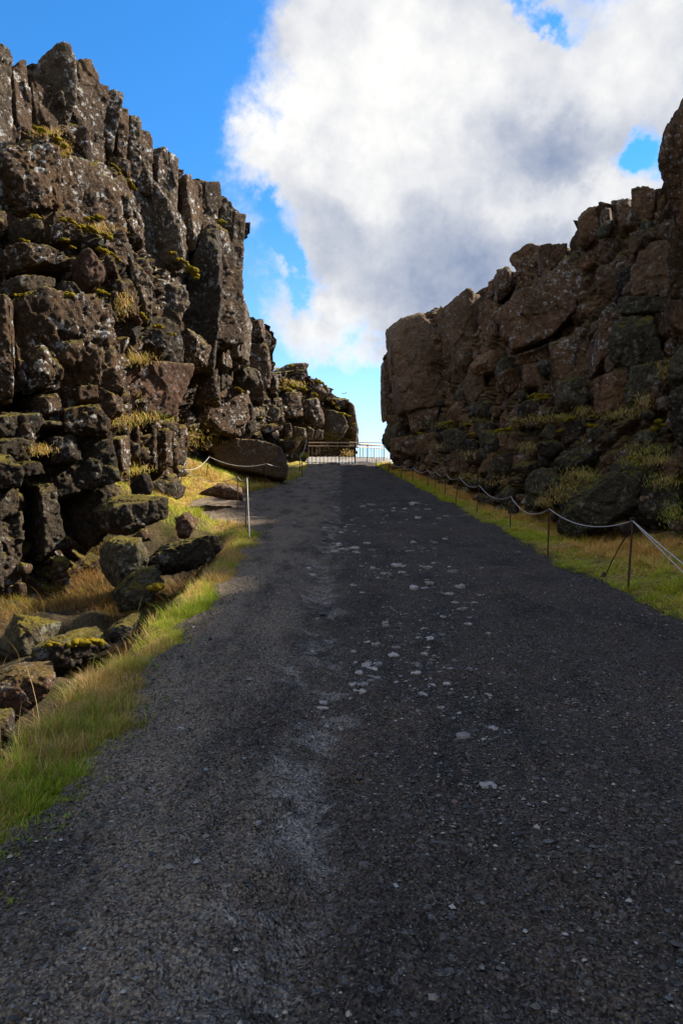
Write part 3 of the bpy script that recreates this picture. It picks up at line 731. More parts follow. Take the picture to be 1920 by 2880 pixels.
# ---- far cliff
BLOCKS_F = [(cf((385, 70), (440, 55), (497, 60), (500, 140), (520, 160), (500, 280), (380, 290)), 41, ROCK_L, 3), (cf((495, 165), (530, 160), (582, 205), (565, 315), (500, 330)), 42, ROCK_W, 3), (cf((380, 280), (500, 270), (565, 310), (580, 420), (575, 640), (480, 640), (390, 460)), 41.5, ROCK_L, 3.2),
            (cf((290, 465), (410, 460), (490, 520), (510, 640), (520, 780), (380, 770), (300, 640)), 40, ROCK_L, 2.6), (cf((200, 500), (300, 480), (310, 640), (230, 740), (150, 690)), 38.5, ROCK_L, 2.4), (cf((0, 490), (130, 480), (190, 600), (190, 740), (0, 740)), 36.5, ROCK_L, 2.4),
            (cf((690, 460), (720, 442), (885, 458), (870, 550), (750, 580), (670, 520)), 55, ROCK_L, 3), (cf((590, 500), (690, 495), (690, 580), (590, 570)), 54, ROCK_D, 2.5), (cf((540, 690), (630, 670), (660, 820), (640, 880), (520, 850)), 48, ROCK_D, 3), (cf((655, 690), (830, 685), (838, 870), (700, 880), (660, 820)), 50, ROCK_L, 3),
            (cf((840, 740), (960, 720), (1010, 860), (990, 950), (850, 880)), 52, ROCK_L, 3), (cf((870, 560), (930, 570), (1020, 660), (990, 720), (880, 690)), 56, ROCK_L, 3), (cf((1040, 680), (1180, 680), (1190, 790), (1060, 800)), 58, ROCK_L, 3), (cf((1150, 740), (1215, 780), (1235, 880), (1250, 985), (1235, 1060), (1140, 900)), 58, ROCK_L, 3),
            (cf((1030, 800), (1140, 830), (1200, 980), (1160, 1050), (1030, 1000)), 57, ROCK_D, 3), (cf((690, 920), (740, 930), (740, 1040), (690, 1040)), 49, ROCK_W, 2), (cf((745, 930), (850, 950), (860, 1040), (750, 1050)), 50, ROCK_W, 2), (cf((860, 920), (915, 960), (900, 1040), (850, 1040)), 51, ROCK_W, 2), (cf((930, 960), (1000, 980), (1000, 1050), (920, 1050)), 53, ROCK_W, 2),
            (cf((480, 960), (620, 920), (650, 970), (560, 1010), (480, 1010)), 42, ROCK_L, 1.6), (cf((500, 1000), (640, 990), (650, 1090), (560, 1090)), 43, ROCK_D, 2.), (cf((640, 1040), (740, 1040), (760, 1120), (680, 1150)), 44, ROCK_D, 1.8), (cf((330, 770), (480, 780), (480, 870), (380, 860)), 40, ROCK_W, 1.6), (cf((200, 850), (400, 860), (470, 960), (430, 1040), (230, 1030)), 37.5, ROCK_D, 2.2)]
for i, (p, d, mat, th) in enumerate(BLOCKS_F):
    px_block('rock_block', p, d, mat, cliff_f, thick=th, yaw=(i * 31) % 40 - 2, seed=500 + i, step=3.4, facets=6)
rubble(cliff_f, DF, SK_F, BT_F, 610, 995, 55, 9, 22, [ROCK_L, ROCK_D, ROCK_W], 32, step=3.2)

# ---- right cliff
BLOCKS_R = [
    (c2((115, 1310), (200, 1240), (300, 1225), (325, 1330), (380, 1500), (455, 1645), (380, 1700), (170, 1740), (148, 1600), (125, 1420)), .8, ROCK_S, 3.), (c2((295, 1235), (420, 1145), (545, 1148), (515, 1300), (505, 1500), (465, 1645), (385, 1500), (315, 1330)), .8, ROCK_S, 3.),
    (c2((62, 1500), (130, 1400), (152, 1600), (175, 1745), (80, 1765), (62, 1650)), .2, ROCK_R, 3.), (c2((88, 1390), (120, 1290), (140, 1430), (78, 1490)), .1, ROCK_R, 2.4), (c2((500, 1440), (570, 1430), (585, 1600), (520, 1710), (455, 1665)), .8, ROCK_S, 2.),
    (c2((510, 1205), (575, 1172), (645, 1190), (645, 1400), (515, 1435)), .5, ROCK_R, 2.4), (c2((572, 1080), (640, 1062), (645, 1195), (572, 1178)), .4, ROCK_R, 2.4), (c2((638, 1020), (700, 998), (735, 1100), (640, 1190)), .4, ROCK_R, 2.4), (c2((700, 945), (765, 885), (845, 882), (855, 1000), (760, 1090), (703, 1010)), .5, ROCK_R, 2.4),
    (c2((835, 878), (985, 868), (985, 1000), (900, 1085), (845, 1010)), .5, ROCK_R, 2.2), (c2((992, 800), (1028, 718), (1125, 698), (1155, 865), (1000, 940)), .5, ROCK_R, 2.2), (c2((1118, 700), (1205, 688), (1225, 835), (1150, 875)), .5, ROCK_R, 2.), (c2((1192, 650), (1278, 646), (1305, 800), (1210, 825)), .5, ROCK_R, 2.), (c2((1272, 615), (1380, 585), (1425, 598), (1405, 765), (1310, 805)), .5, ROCK_R, 2.),
    (c2((880, 1180), (990, 930), (1095, 1010), (1105, 1100), (1080, 1175), (880, 1370), (710, 1430), (690, 1380)), .6, ROCK_R, 1.8), (c2((1030, 990), (1100, 955), (1145, 1000), (1080, 1035)), .9, ROCK_R, 1.2), (c2((1115, 1040), (1190, 975), (1255, 1010), (1245, 1165), (1140, 1125)), .8, ROCK_S, 1.5), (c2((1300, 1015), (1370, 895), (1492, 878), (1472, 1165), (1298, 1155)), .8, ROCK_S, 1.8),
    (c2((1492, 760), (1568, 735), (1640, 760), (1640, 1155), (1490, 1155)), .7, ROCK_S, 1.8), (c2((1365, 865), (1430, 795), (1505, 775), (1495, 885), (1400, 890)), .9, ROCK_R, 1.2), (c2((1230, 1165), (1400, 1160), (1500, 1180), (1480, 1260), (1240, 1260)), .7, ROCK_G, 1.3), (c2((1480, 1170), (1640, 1160), (1640, 1400), (1500, 1300)), .7, ROCK_R, 1.5),
    (c2((640, 1190), (760, 1090), (880, 1090), (870, 1200), (700, 1380), (640, 1400)), .4, ROCK_R, 2.), (c2((890, 1400), (990, 1345), (1105, 1378), (1125, 1560), (1085, 1745), (918, 1710), (905, 1600)), .8, ROCK_R, 2.), (c2((1095, 1560), (1180, 1505), (1305, 1498), (1245, 1720), (1160, 1765), (1085, 1725)), 1.0, ROCK_R, 1.8), (c2((1195, 1300), (1250, 1255), (1400, 1258), (1465, 1500), (1300, 1535), (1205, 1485)), .7, ROCK_G, 1.6),
    (c2((1125, 1330), (1180, 1245), (1235, 1300), (1195, 1500), (1115, 1555)), .9, ROCK_R, 1.4), (c2((1295, 1490), (1440, 1455), (1455, 1695), (1240, 1715)), .9, ROCK_G, 1.5), (c2((640, 1545), (740, 1525), (768, 1590), (700, 1645), (635, 1625)), .8, ROCK_R, 1.4), (c2((700, 1430), (880, 1370), (890, 1480), (730, 1520)), .5, ROCK_R, 1.8), (c2((740, 1500), (900, 1480), (905, 1620), (760, 1620)), .3, ROCK_R, 1.6),
    (c2((1480, 1480), (1568, 1395), (1650, 1400), (1650, 1610), (1500, 1645)), .9, ROCK_G, 1.3), (c2((1475, 1640), (1568, 1600), (1650, 1610), (1650, 1930), (1530, 1960), (1485, 1800)), 1.0, ROCK_D, 1.4), (c2((1250, 1000), (1310, 1000), (1300, 1160), (1240, 1170)), .3, ROCK_D, 1.),
    (c2((85, 1760), (175, 1760), (230, 1850), (120, 1880)), .4, ROCK_R, 2.), (c2((180, 1740), (350, 1720), (330, 1830), (220, 1840)), .3, ROCK_R, 2.), (c2((350, 1720), (540, 1720), (530, 1800), (350, 1800)), .3, ROCK_R, 2.), (c2((230, 1840), (370, 1830), (380, 1960), (230, 1950)), .6, ROCK_R, 2.), (c2((380, 1830), (530, 1830), (540, 1930), (390, 1940)), .6, ROCK_G, 2.),
    (c2((375, 1960), (430, 1925), (445, 2065), (385, 2065)), .6, ROCK_R, 1.6), (c2((440, 1950), (500, 1940), (510, 2065), (445, 2070)), .6, ROCK_R, 1.6), (c2((545, 1970), (615, 1945), (605, 2065), (500, 2070)), .6, ROCK_S, 1.6), (c2((535, 1838), (620, 1826), (630, 1915), (555, 1930)), 1.0, ROCK_G, 1.4), (c2((630, 1850), (720, 1845), (705, 1915), (630, 1920)), 1.2, ROCK_S, 1.2), (c2((610, 1960), (700, 1940), (740, 2010), (700, 2080), (610, 2080)), .7, ROCK_D, 1.5),
    (c2((750, 1700), (900, 1650), (910, 1780), (760, 1790)), .3, ROCK_D, 1.4), (c2((100, 1880), (230, 1860), (240, 1980), (90, 1980)), .5, ROCK_R, 2.)]
for i, (p, near, mat, th) in enumerate(BLOCKS_R):
    c = np.mean(p, 0)
    px_block('rock_block', p, float(DR(c[0], c[1])) - near - .35 * ((i * 7) % 4) / 3, mat, cliff_r, thick=th, yaw=-((i * 29) % 50) + 12, seed=600 + i, facets=6, rough=1.05)
px_block('overhanging_crag', c2((1425, 405), (1465, 255), (1500, 150), (1568, 25), (1800, -120), (1800, 800), (1560, 745), (1478, 695), (1448, 600)), 15.5, ROCK_R, cliff_r, thick=3.5, yaw=-12, seed=777, facets=9,
         label='dark overhanging crag jutting in at the right edge')
rubble(cliff_r, DR, SK_R, BT_R, 1130, 1920, 46, 13, 26, [ROCK_R, ROCK_S, ROCK_R, ROCK_G], 35, asp_=(1.1, 2.2), upper=.68, proud=(-.2, .5), rough=1.1)
rubble(cliff_r, DR, SK_R, BT_R, 1095, 1920, 120, 12, 32, [ROCK_R, ROCK_G, ROCK_R, ROCK_D], 33, lower=.45, rough=1.1)

# ------------------------------------------------------------------ loose boulders (each a thing of its own)
def boulder(poly, label, mat, depth=None, thick=None, yaw=0, seed=1, name='boulder', **kw):
    poly = list(poly); ybot = max(p[1] for p in poly); xm = np.mean([p[0] for p in poly])
    d = depth if depth else ray_ground(xm, ybot - 4)[1]
    return px_block(name, poly, d, mat, None, thick=thick, yaw=yaw, seed=seed, step=3.4, label=label, category='boulder', **kw)

boulder(c1((700, 1880), (840, 1805), (940, 1810), (1042, 1920), (1052, 2050), (1030, 2145), (850, 2135), (695, 2020)), 'big reddish brown boulder with a sloping top, below the left cliff', ROCK_RED, 20.6, 2.2, 46, 41, facets=2, rough=.55)
boulder(cf((95, 1100), (230, 1035), (500, 1052), (620, 1090), (700, 1160), (735, 1300), (700, 1400), (300, 1300), (130, 1250)), 'long smooth brown boulder lying behind the left rope fence', ROCK_S, 33, 3.0, 12, 42, rough=.6, facets=1)
boulder(c5((635, 395), (720, 320), (990, 288), (1028, 350), (1012, 430), (800, 545), (660, 505)), 'flat topped dark slab at the foot of the left cliff', ROCK_D, 13.6, 1.6, 14, 43, rough=.8)
boulder(c5((648, 610), (700, 570), (870, 565), (930, 700), (830, 850), (720, 880), (660, 800)), 'upright grey boulder with two white lichen patches in the ditch', ROCK_G, 11.6, 1.2, 10, 44, rough=.8)
boulder(c5((690, 900), (830, 780), (960, 740), (1000, 830), (880, 960), (730, 1010)), 'low rough boulder below the one with white lichen patches', ROCK_G, 10.6, .9, 5, 45)
boulder(c5((860, 700), (990, 610), (1120, 560), (1300, 540), (1330, 620), (1220, 720), (1030, 790), (900, 800)), 'dark moss draped boulder tucked under the left grass bank', ROCK_D, 12.2, 1.2, 0, 46)
boulder(c5((790, 240), (880, 160), (932, 240), (905, 300), (815, 300)), 'small dark boulder in the grass below the short columns', ROCK_D, 17.0, .7, 12, 47)
boulder(c5((1045, 440), (1120, 400), (1185, 470), (1130, 570), (1060, 555)), 'brown knobbly rock beside the end of the left grass bank', ROCK_RED, 14.2, .6, 0, 48)
boulder(c5((770, 560), (840, 505), (905, 520), (900, 580), (800, 590)), 'small pale topped rock behind the boulder with white patches', ROCK_L, 12.6, .6, 0, 49)
boulder(c5((60, 1250), (150, 1070), (250, 1045), (392, 1095), (300, 1215), (120, 1300)), 'grey lichened boulder with a mossy crown at the left edge', ROCK_G, 9.0, .9, 12, 50)
boulder(c5((200, 1250), (260, 1195), (420, 1160), (620, 1170), (645, 1215), (430, 1270), (350, 1360), (190, 1350)), 'moss capped flat rock in the ditch beside the grass bank', ROCK_D, 8.3, .8, 0, 51)
boulder(c5((-60, 1480), (100, 1400), (330, 1390), (320, 1500), (200, 1600), (-60, 1660)), 'low mottled brown rock at the left edge of the picture', ROCK_RED, 7.0, .9, 0, 52)
boulder(c5((-60, 1640), (60, 1630), (95, 1720), (60, 1800), (-60, 1830)), 'dark mossy stone at the left edge beside the near grass', ROCK_D, 5.6, .5, 0, 53)
boulder(c5((640, 1110), (760, 1040), (840, 1050), (800, 1160), (680, 1190)), 'mossy stone half buried in the left grass bank', ROCK_D, 8.8, .6, 0, 54)
boulder(conv([(305, 410), (420, 350), (500, 345), (555, 390), (560, 450), (440, 440)], 400, 1180, 1.96), 'flat brown rock in the gravel behind the left rope posts', ROCK_RED, 21.5, 1.4, 0, 55, rough=.7)
boulder(cr((660, 1230), (690, 1080), (830, 930), (1000, 800), (1160, 735), (1290, 745), (1300, 900), (1220, 1100), (1000, 1260), (800, 1290)), 'large dark lichen covered boulder behind the right rope fence', ROCK_G, 14.6, 1.7, -8, 56)
boulder(cr((1170, 1150), (1230, 900), (1330, 800), (1470, 830), (1600, 1000), (1600, 1180), (1300, 1230)), 'shadowed boulder in the hollow under the right cliff', ROCK_D, 14.2, 1.5, -8, 57)
boulder(cr((400, 1090), (430, 860), (500, 810), (660, 800), (680, 900), (600, 1040), (520, 1110)), 'leaning dark boulder beside the brown grass slope on the right', ROCK_G, 17.6, 1.4, -10, 58)
boulder(cr((630, 780), (700, 690), (850, 640), (940, 680), (930, 780), (800, 850), (670, 860)), 'rounded pale green boulder above the leaning dark boulder', ROCK_G, 18.4, 1.4, -8, 59)
boulder(cr((530, 640), (680, 600), (700, 680), (620, 730), (540, 710)), 'wedge shaped rock on the right slope below the mossy ledge', ROCK_D, 20, 1.1, -8, 60)
boulder(cr((680, 480), (860, 450), (870, 600), (700, 620)), 'dark cube shaped rock under the moss edged ledge on the right', ROCK_D, 20.6, 1.3, -8, 62)
boulder(cr((870, 530), (900, 470), (990, 480), (1080, 640), (1000, 700), (880, 620)), 'pale lichened rock on the right slope beneath the grassy ledge', ROCK_G, 19.4, 1.2, -8, 63)

# ------------------------------------------------------------------ moss cushions on ledges
def moss_patch(pts, w, depth_of, parent, mat, seed, **props):
    """a cushion of moss: many small domes crowded along a ledge, one mesh. pts in photograph pixels"""
    R = np.random.default_rng(seed); V, F, base = [], [], 0
    L = sum(math.hypot(b[0] - a[0], b[1] - a[1]) for a, b in zip(pts[:-1], pts[1:]))
    cnt = int(np.clip(L / max(w * .55, 2.0), 5, 26))
    u_, v_ = np.meshgrid(np.linspace(0, 2 * math.pi, 13)[:-1], np.linspace(0, math.pi, 8)); ring = 12
    B0 = np.stack([np.cos(u_) * np.sin(v_), np.sin(u_) * np.sin(v_), np.cos(v_)], -1).reshape(-1, 3)
    f0 = np.array([(i * ring + j, i * ring + (j + 1) % ring, (i + 1) * ring + (j + 1) % ring, (i + 1) * ring + j) for i in range(7) for j in range(ring)])
    seg = np.r_[0, np.cumsum([math.hypot(b[0] - a[0], b[1] - a[1]) for a, b in zip(pts[:-1], pts[1:])])]
    for q in range(cnt):
        t = R.uniform(0, seg[-1]); x = np.interp(t, seg, [p[0] for p in pts]); y = np.interp(t, seg, [p[1] for p in pts])
        y += R.normal(0, .35) * w; d = depth_of(x, y) + R.normal(0, .12)
        C = unproj(x, y, d); r = w * R.uniform(.5, 1.25) * d / FPX
        P = B0 * np.array([r * R.uniform(.9, 1.8), r * 1.2, r * R.uniform(.5, .9)])
        P = P * (1 + .25 * fbm(P / r * 1.7 + R.uniform(0, 50, 3), 3, seed))[:, None] + C
        V.append(P); F.append(f0 + base); base += len(P)
    V = np.concatenate(V); o = V.mean(0)
    link('moss_cushion', mesh_np('moss_cushion', V - o, np.concatenate(F), mat), parent, tuple(o), **(props or {'kind': 'stuff'}))
def arc(pts, w):  # polyline with width -> chain of small outlines
    for (ax, ay), (bx, by) in zip(pts[:-1], pts[1:]):
        dx, dy = bx - ax, by - ay; L = math.hypot(dx, dy); nx, ny = -dy / L * w, dx / L * w
        yield [(ax - dx * .15 + nx, ay - dy * .15 + ny), (bx + dx * .15 + nx, by + dy * .15 + ny), (bx + dx * .15 - nx, by + dy * .15 - ny), (ax - dx * .15 - nx, ay - dy * .15 - ny)]
MOSS_L = [([(175, 548), (230, 552), (290, 590), (330, 615), (368, 660), (380, 710)], 10, 1.0), ([(700, 830), (725, 860), (742, 890)], 9, 1.2), ([(612, 740), (650, 770), (665, 800)], 6, 1.2), ([(470, 1045), (530, 1038), (590, 1050)], 9, 1.3), ([(310, 1045), (380, 1055), (430, 1085)], 8, 1.1), ([(430, 1095), (490, 1105), (560, 1125), (600, 1150)], 12, 1.4),
          ([(630, 1070), (690, 1110)], 7, 1.1), ([(160, 1030), (220, 1040)], 6, 1.0), ([(110, 1163), (160, 1175)], 5, 1.2), ([(340, 1160), (385, 1172)], 8, 1.1), ([(520, 1212), (570, 1225), (600, 1245)], 9, 1.6), ([(600, 1235), (640, 1258), (658, 1285)], 6, 1.4), ([(75, 1470), (150, 1465), (210, 1450)], 8, 1.2), ([(235, 1460), (300, 1450), (360, 1462), (420, 1480)], 9, 1.2), ([(520, 1445), (560, 1450), (605, 1470)], 8, 1.2),
          ([(940, 1235), (985, 1270), (1030, 1300), (1065, 1330), (1082, 1375)], 12, 1.8), ([(1205, 1058), (1245, 1072)], 10, 1.4), ([(850, 1640), (900, 1650)], 8, 1.7), ([(925, 1680), (970, 1688)], 5, 1.7), ([(770, 1560), (815, 1610)], 7, 1.0), ([(1295, 1975), (1360, 2020)], 6, 1.8), ([(380, 1200), (420, 1212)], 5, 1.3), ([(160, 1500), (210, 1500)], 6, 1.2)]
k = 0
for pts, w, near in MOSS_L:
    moss_patch(c1(*pts), w / 1.96 * 1.3, lambda x, y: float(DL(x, y)) - near, cliff_l, MOSS, 800 + k); k += 1
MOSS_F = [([(580, 625), (640, 650), (720, 665)], 14, 47.5, MOSS), ([(590, 590), (640, 575), (700, 610), (770, 640)], 22, 50, MOSS_B), ([(700, 620), (760, 640), (850, 660)], 13, 49.5, MOSS), ([(870, 690), (930, 700)], 10, 51, MOSS), ([(920, 580), (970, 610), (1010, 660)], 12, 55, MOSS), ([(700, 470), (760, 470)], 9, 53.5, MOSS), ([(1070, 795), (1110, 820)], 8, 55.5, MOSS), ([(1110, 840), (1180, 870)], 10, 55.5, MOSS), ([(1205, 930), (1240, 940)], 8, 56, MOSS), ([(1040, 750), (1055, 770)], 8, 55, MOSS), ([(295, 640), (380, 710)], 6, 38.3, MOSS), ([(590, 925), (630, 925)], 5, 41, MOSS), ([(1120, 690), (1175, 688)], 4, 56, MOSS)]
for pts, w, d, mt in MOSS_F:
    moss_patch(cf(*pts), w / 2.8 * .9, lambda x, y: d, cliff_f, mt, 900 + k); k += 1
MOSS_R = [([(465, 300), (540, 280), (620, 285)], 12, .9), ([(500, 320), (570, 305), (625, 290)], 8, 1.1), ([(220, 545), (290, 525), (360, 512)], 10, 1.6), ([(0, 490), (60, 490)], 9, 1.2), ([(30, 565), (90, 555)], 8, 1.2), ([(660, 470), (730, 460), (810, 440)], 8, 1.4), ([(1365, 495), (1440, 490)], 20, 1.3), ([(1150, 725), (1220, 722), (1280, 745)], 7, 1.2), ([(890, 500), (960, 495)], 10, 1.6), ([(660, 545), (730, 522)], 8, 1.2), ([(360, 470), (410, 465)], 6, 1.0), ([(900, 435), (960, 430)], 7, 1.2), ([(-200, 510), (-130, 480), (-60, 470)], 9, 1.2), ([(-320, 560), (-250, 540)], 8, 1.2), ([(1130, 250), (1180, 240)], 6, 1.2)]
for pts, w, near in MOSS_R:
    moss_patch(cr(*pts), w / 2.529 * 1.3, lambda x, y: float(DR(x, y)) - near, cliff_r, MOSS, 1000 + k); k += 1
for pts, w, d, label in [([(885, 862), (930, 850), (980, 852)], 26, 10.2, 'round yellow green moss cushion beside the upright grey boulder'),
                         ([(425, 1185), (490, 1168), (560, 1165), (620, 1185)], 24, 8.0, 'broad yellow moss cushion on the flat rock in the ditch'),
                         ([(270, 1196), (310, 1186), (345, 1192)], 14, 8.1, 'small moss cushion between two rocks in the left ditch')]:
    moss_patch(c5(*pts), w / 2.119, lambda x, y: d, None, MOSS, 1300 + k, label=label, category='moss'); k += 1

# ------------------------------------------------------------------ stones worn into the path
def small_stone(w, h, seed, mat):
    R = np.random.default_rng(seed); k = 7
    H = np.array([(w / 2 * math.cos(a) * R.uniform(.7, 1.1), w * R.uniform(.35, .55) * math.sin(a)) for a in np.linspace(0, 2 * math.pi, k, endpoint=False)])
    return rock_mesh('stone', hull2(H), np.array([1., 0, 0]), np.array([0, 1., 0]), np.array([0, 0, 1.]), h, max(w / 11, .01), mat, seed, sharp=14, rough=1.9, facets=4)
PAL = [small_stone(.2, .08 + .03 * (i % 3), 300 + i, STONE) for i in range(12)]
PALR = [small_stone(.2, .09, 330 + i, STONE_RED) for i in range(3)]
def put_stone(px, py, wpx, red=False, k=0):
    g = ray_ground(px, py)
    z = float(path_z(np.array([[g[0]]]), np.array([[g[1]]]))[0, 0])
    w = wpx / FPX * g[1]
    me = (PALR if red else PAL)[k % (3 if red else 12)]
    o = link('stone', me, path, (g[0], g[1], z - .004 - .025 * w))
    s = w / .2; o.scale = (s, s * (1.1 + .5 * ((k * 7) % 5) / 5), s * (.5 + .4 * ((k * 3) % 4) / 4)); o.rotation_euler = (0, 0, ((k * 53) % 62 - 31) / 60)
STN = [(1045, 775, 52), (1075, 880, 55), (1255, 1085, 70), (1365, 1310, 85), (1155, 965, 42), (1060, 955, 28), (1040, 935, 26), (970, 312, 66), (1095, 316, 58), (1210, 335, 58), (910, 340, 50), (785, 252, 36), (700, 235, 40), (860, 245, 40), (1240, 405, 50), (1185, 430, 66), (1250, 490, 60), (1040, 420, 46), (1110, 395, 50), (1110, 650, 44), (1060, 645, 34), (1185, 825, 38), (1210, 845, 26),
       (1370, 890, 44), (1385, 1030, 50), (350, 1480, 46), (490, 1405, 32), (1430, 1405, 24), (1320, 1450, 30), (15, 1062, 44), (1165, 618, 36), (1220, 712, 24), (1270, 905, 20), (640, 1058, 34), (470, 1340, 30), (435, 1360, 26), (960, 365, 34), (935, 352, 30), (880, 355, 24), (780, 380, 36), (1020, 258, 50), (920, 570, 40), (1095, 592, 44), (1310, 468, 40), (1290, 540, 34), (1240, 978, 26), (1215, 1000, 22), (1350, 1105, 36), (865, 1205, 24), (945, 690, 60), (870, 655, 50), (960, 665, 46), (830, 650, 40), (775, 685, 34), (785, 730, 30),
       (830, 740, 60), (860, 760, 56), (800, 778, 44), (850, 790, 40), (880, 800, 40), (770, 820, 50), (820, 830, 60), (850, 815, 44), (790, 845, 40), (770, 868, 46), (815, 865, 40), (840, 725, 40), (885, 745, 40), (640, 880, 40), (625, 900, 36), (650, 905, 34), (645, 935, 30), (650, 962, 32), (710, 975, 26), (720, 985, 26), (700, 995, 22), (600, 660, 26), (605, 690, 24), (620, 735, 30), (590, 680, 22),
       (650, 140, 40), (690, 150, 36), (720, 140, 30), (640, 150, 26), (690, 235, 36), (720, 232, 40), (750, 240, 36), (790, 255, 34), (745, 115, 26), (740, 125, 22), (770, 105, 20), (610, 145, 20)]
k = 0
for (a, b, w) in STN:
    put_stone(500 + a / 1.568, 1400 + b / 1.568, w / 1.568, False, k); k += 1
for (a, b, w) in [(1280, 1212, 40), (1265, 1245, 40), (1220, 1385, 36), (1245, 1390, 20)]:
    put_stone(500 + a / 1.568, 1400 + b / 1.568, w / 1.568, True, k); k += 1
R_ = np.random.default_rng(5)
for i in range(190):                                          # the cobbled band that shows through the gravel
    pyy = 1420 + 560 * R_.uniform(0, 1) ** 1.6
    cx = np.interp(pyy, [1420, 1500, 1600, 1700, 1850, 2000], [1080, 1100, 1130, 1150, 1180, 1200]); wd = np.interp(pyy, [1420, 1600, 1800, 2000], [190, 200, 150, 120])
    put_stone(cx + R_.normal(0, .55) * wd, pyy, R_.uniform(7, 15) * R_.choice([1, 1, 1.4, 2.1]), False, k); k += 1
put_stone(963, 1326, 7, False, k)

# loose gravel lying on the path (uncountable)
def gravel(n, seed):
    R = np.random.default_rng(seed)
    ic = np.array([(0, 0, 1), (.9, 0, .1), (.2, .85, 0), (-.75, .5, .1), (-.7, -.6, 0), (.3, -.85, .1), (0, 0, -.6)])
    fc = np.array([(0, 1, 2), (0, 2, 3), (0, 3, 4), (0, 4, 5), (0, 5, 1), (6, 2, 1), (6, 3, 2), (6, 4, 3), (6, 5, 4), (6, 1, 5)])
    y = 1.5 * (26 / 1.5) ** (R.uniform(0, 1, n) ** 1.15); t = R.uniform(.02, .98, n)
    x = edge_l(y) + (edge_r(y) - edge_l(y)) * t
    dens = fbm(np.stack([x * 1.2, y * .9, x * 0], 1), 3, 77)
    keep = (dens > R.uniform(-.9, .5, n)); x, y = x[keep], y[keep]; n = len(x)
    z = path_z(x[:, None], y[:, None])[:, 0]
    s = R.lognormal(math.log(.0052), .42, n) * (1 + y * .045)
    a = R.uniform(0, 6.28, n); ca, sa = np.cos(a), np.sin(a)
    q = ic[None] * (s[:, None, None] * R.uniform(.7, 1.3, (n, 7, 1))) * np.stack([R.uniform(.8, 1.4, n), R.uniform(.8, 1.2, n), R.uniform(.5, .8, n)], 1)[:, None]
    V = np.stack([q[..., 0] * ca[:, None] - q[..., 1] * sa[:, None] + x[:, None], q[..., 0] * sa[:, None] + q[..., 1] * ca[:, None] + y[:, None], q[..., 2] + z[:, None] + .3 * s[:, None]], -1)
    F = (fc[None] + (np.arange(n) * 7)[:, None, None]).reshape(-1, 3)
    m, N, B = new_mat('loose_gravel')
    at = N.new('ShaderNodeAttribute', attribute_name='tint'); N.put(B.inputs['Base Color'], at.outputs['Color']); B.inputs['Roughness'].default_value = .75
    me = mesh_np('gravel', V.reshape(-1, 3), F, m, False)
    g = R.choice([.035, .06, .10, .18, .34], n, p=[.28, .32, .23, .13, .04]); hue = R.uniform(-1, 1, n)
    c = np.stack([g * (1.10 + .12 * hue), g, g * (.84 - .12 * hue), g * 0 + 1], 1)
    me.color_attributes.new('tint', 'FLOAT_COLOR', 'POINT').data.foreach_set('color', np.repeat(c, 7, 0).astype(np.float32).ravel())
    link('gravel', me, kind='stuff', label='loose grey gravel scattered over the path')
gravel(60000, 12)

# ------------------------------------------------------------------ grass
GREEN = np.array([[.28, .42, .014], [.38, .48, .022], [.20, .31, .014], [.46, .46, .04]])
STRAW = np.array([[.62, .41, .13], [.52, .33, .095], [.68, .48, .21], [.42, .25, .065]])
def blades(name, label, x, y, z, hgt, green, seed, width=.0035, segs=3, lean=.45, droop=.6, minw=0.0, ang=None, tone=1.0, **props):
    R = np.random.default_rng(seed); n = len(x)
    a = R.uniform(0, 6.28, n) if ang is None else ang + R.normal(0, .7, n); ln = np.abs(R.normal(lean, .25, n)) * hgt
    dx, dy = np.cos(a), np.sin(a)
    dist = np.hypot(x, y)
    w = np.maximum(width * R.uniform(.7, 1.4, n), minw * dist)
    sx, sy = -dy, dx
    rows = []
    for s in range(segs):
        t = s / segs
        b = t ** 1.7; up = t - droop * .35 * t * t * np.clip(ln / np.maximum(hgt, 1e-3), 0, 1.5)
        cx, cy, cz = x + dx * ln * b, y + dy * ln * b, z + hgt * up
        ww = w * (1 - t * .75)
        rows += [np.stack([cx - sx * ww, cy - sy * ww, cz], 1), np.stack([cx + sx * ww, cy + sy * ww, cz], 1)]
    up = 1 - droop * .35 * np.clip(ln / np.maximum(hgt, 1e-3), 0, 1.5)
    rows.append(np.stack([x + dx * ln, y + dy * ln, z + hgt * up], 1))
    V = np.stack(rows, 1); m = 2 * segs + 1
    f = []
    for s in range(segs - 1): f += [(2 * s, 2 * s + 1, 2 * s + 3), (2 * s, 2 * s + 3, 2 * s + 2)]
    f.append((2 * segs - 2, 2 * segs - 1, 2 * segs))
    F = (np.array(f)[None] + (np.arange(n) * m)[:, None, None]).reshape(-1, 3)
    me = mesh_np(name, V.reshape(-1, 3), F, BLADE)
    isg = R.uniform(0, 1, n) < green
    col = np.where(isg[:, None], GREEN[R.integers(0, 4, n)], STRAW[R.integers(0, 4, n)]) * R.uniform(.7, 1.2, (n, 1)) * tone
    c = np.repeat(col[:, None], m, 1)
    c = np.concatenate([c, np.ones((n, m, 1))], -1)
    me.color_attributes.new('tint', 'FLOAT_COLOR', 'POINT').data.foreach_set('color', c.astype(np.float32).ravel())
    return link(name, me, kind='stuff', label=label, **props)

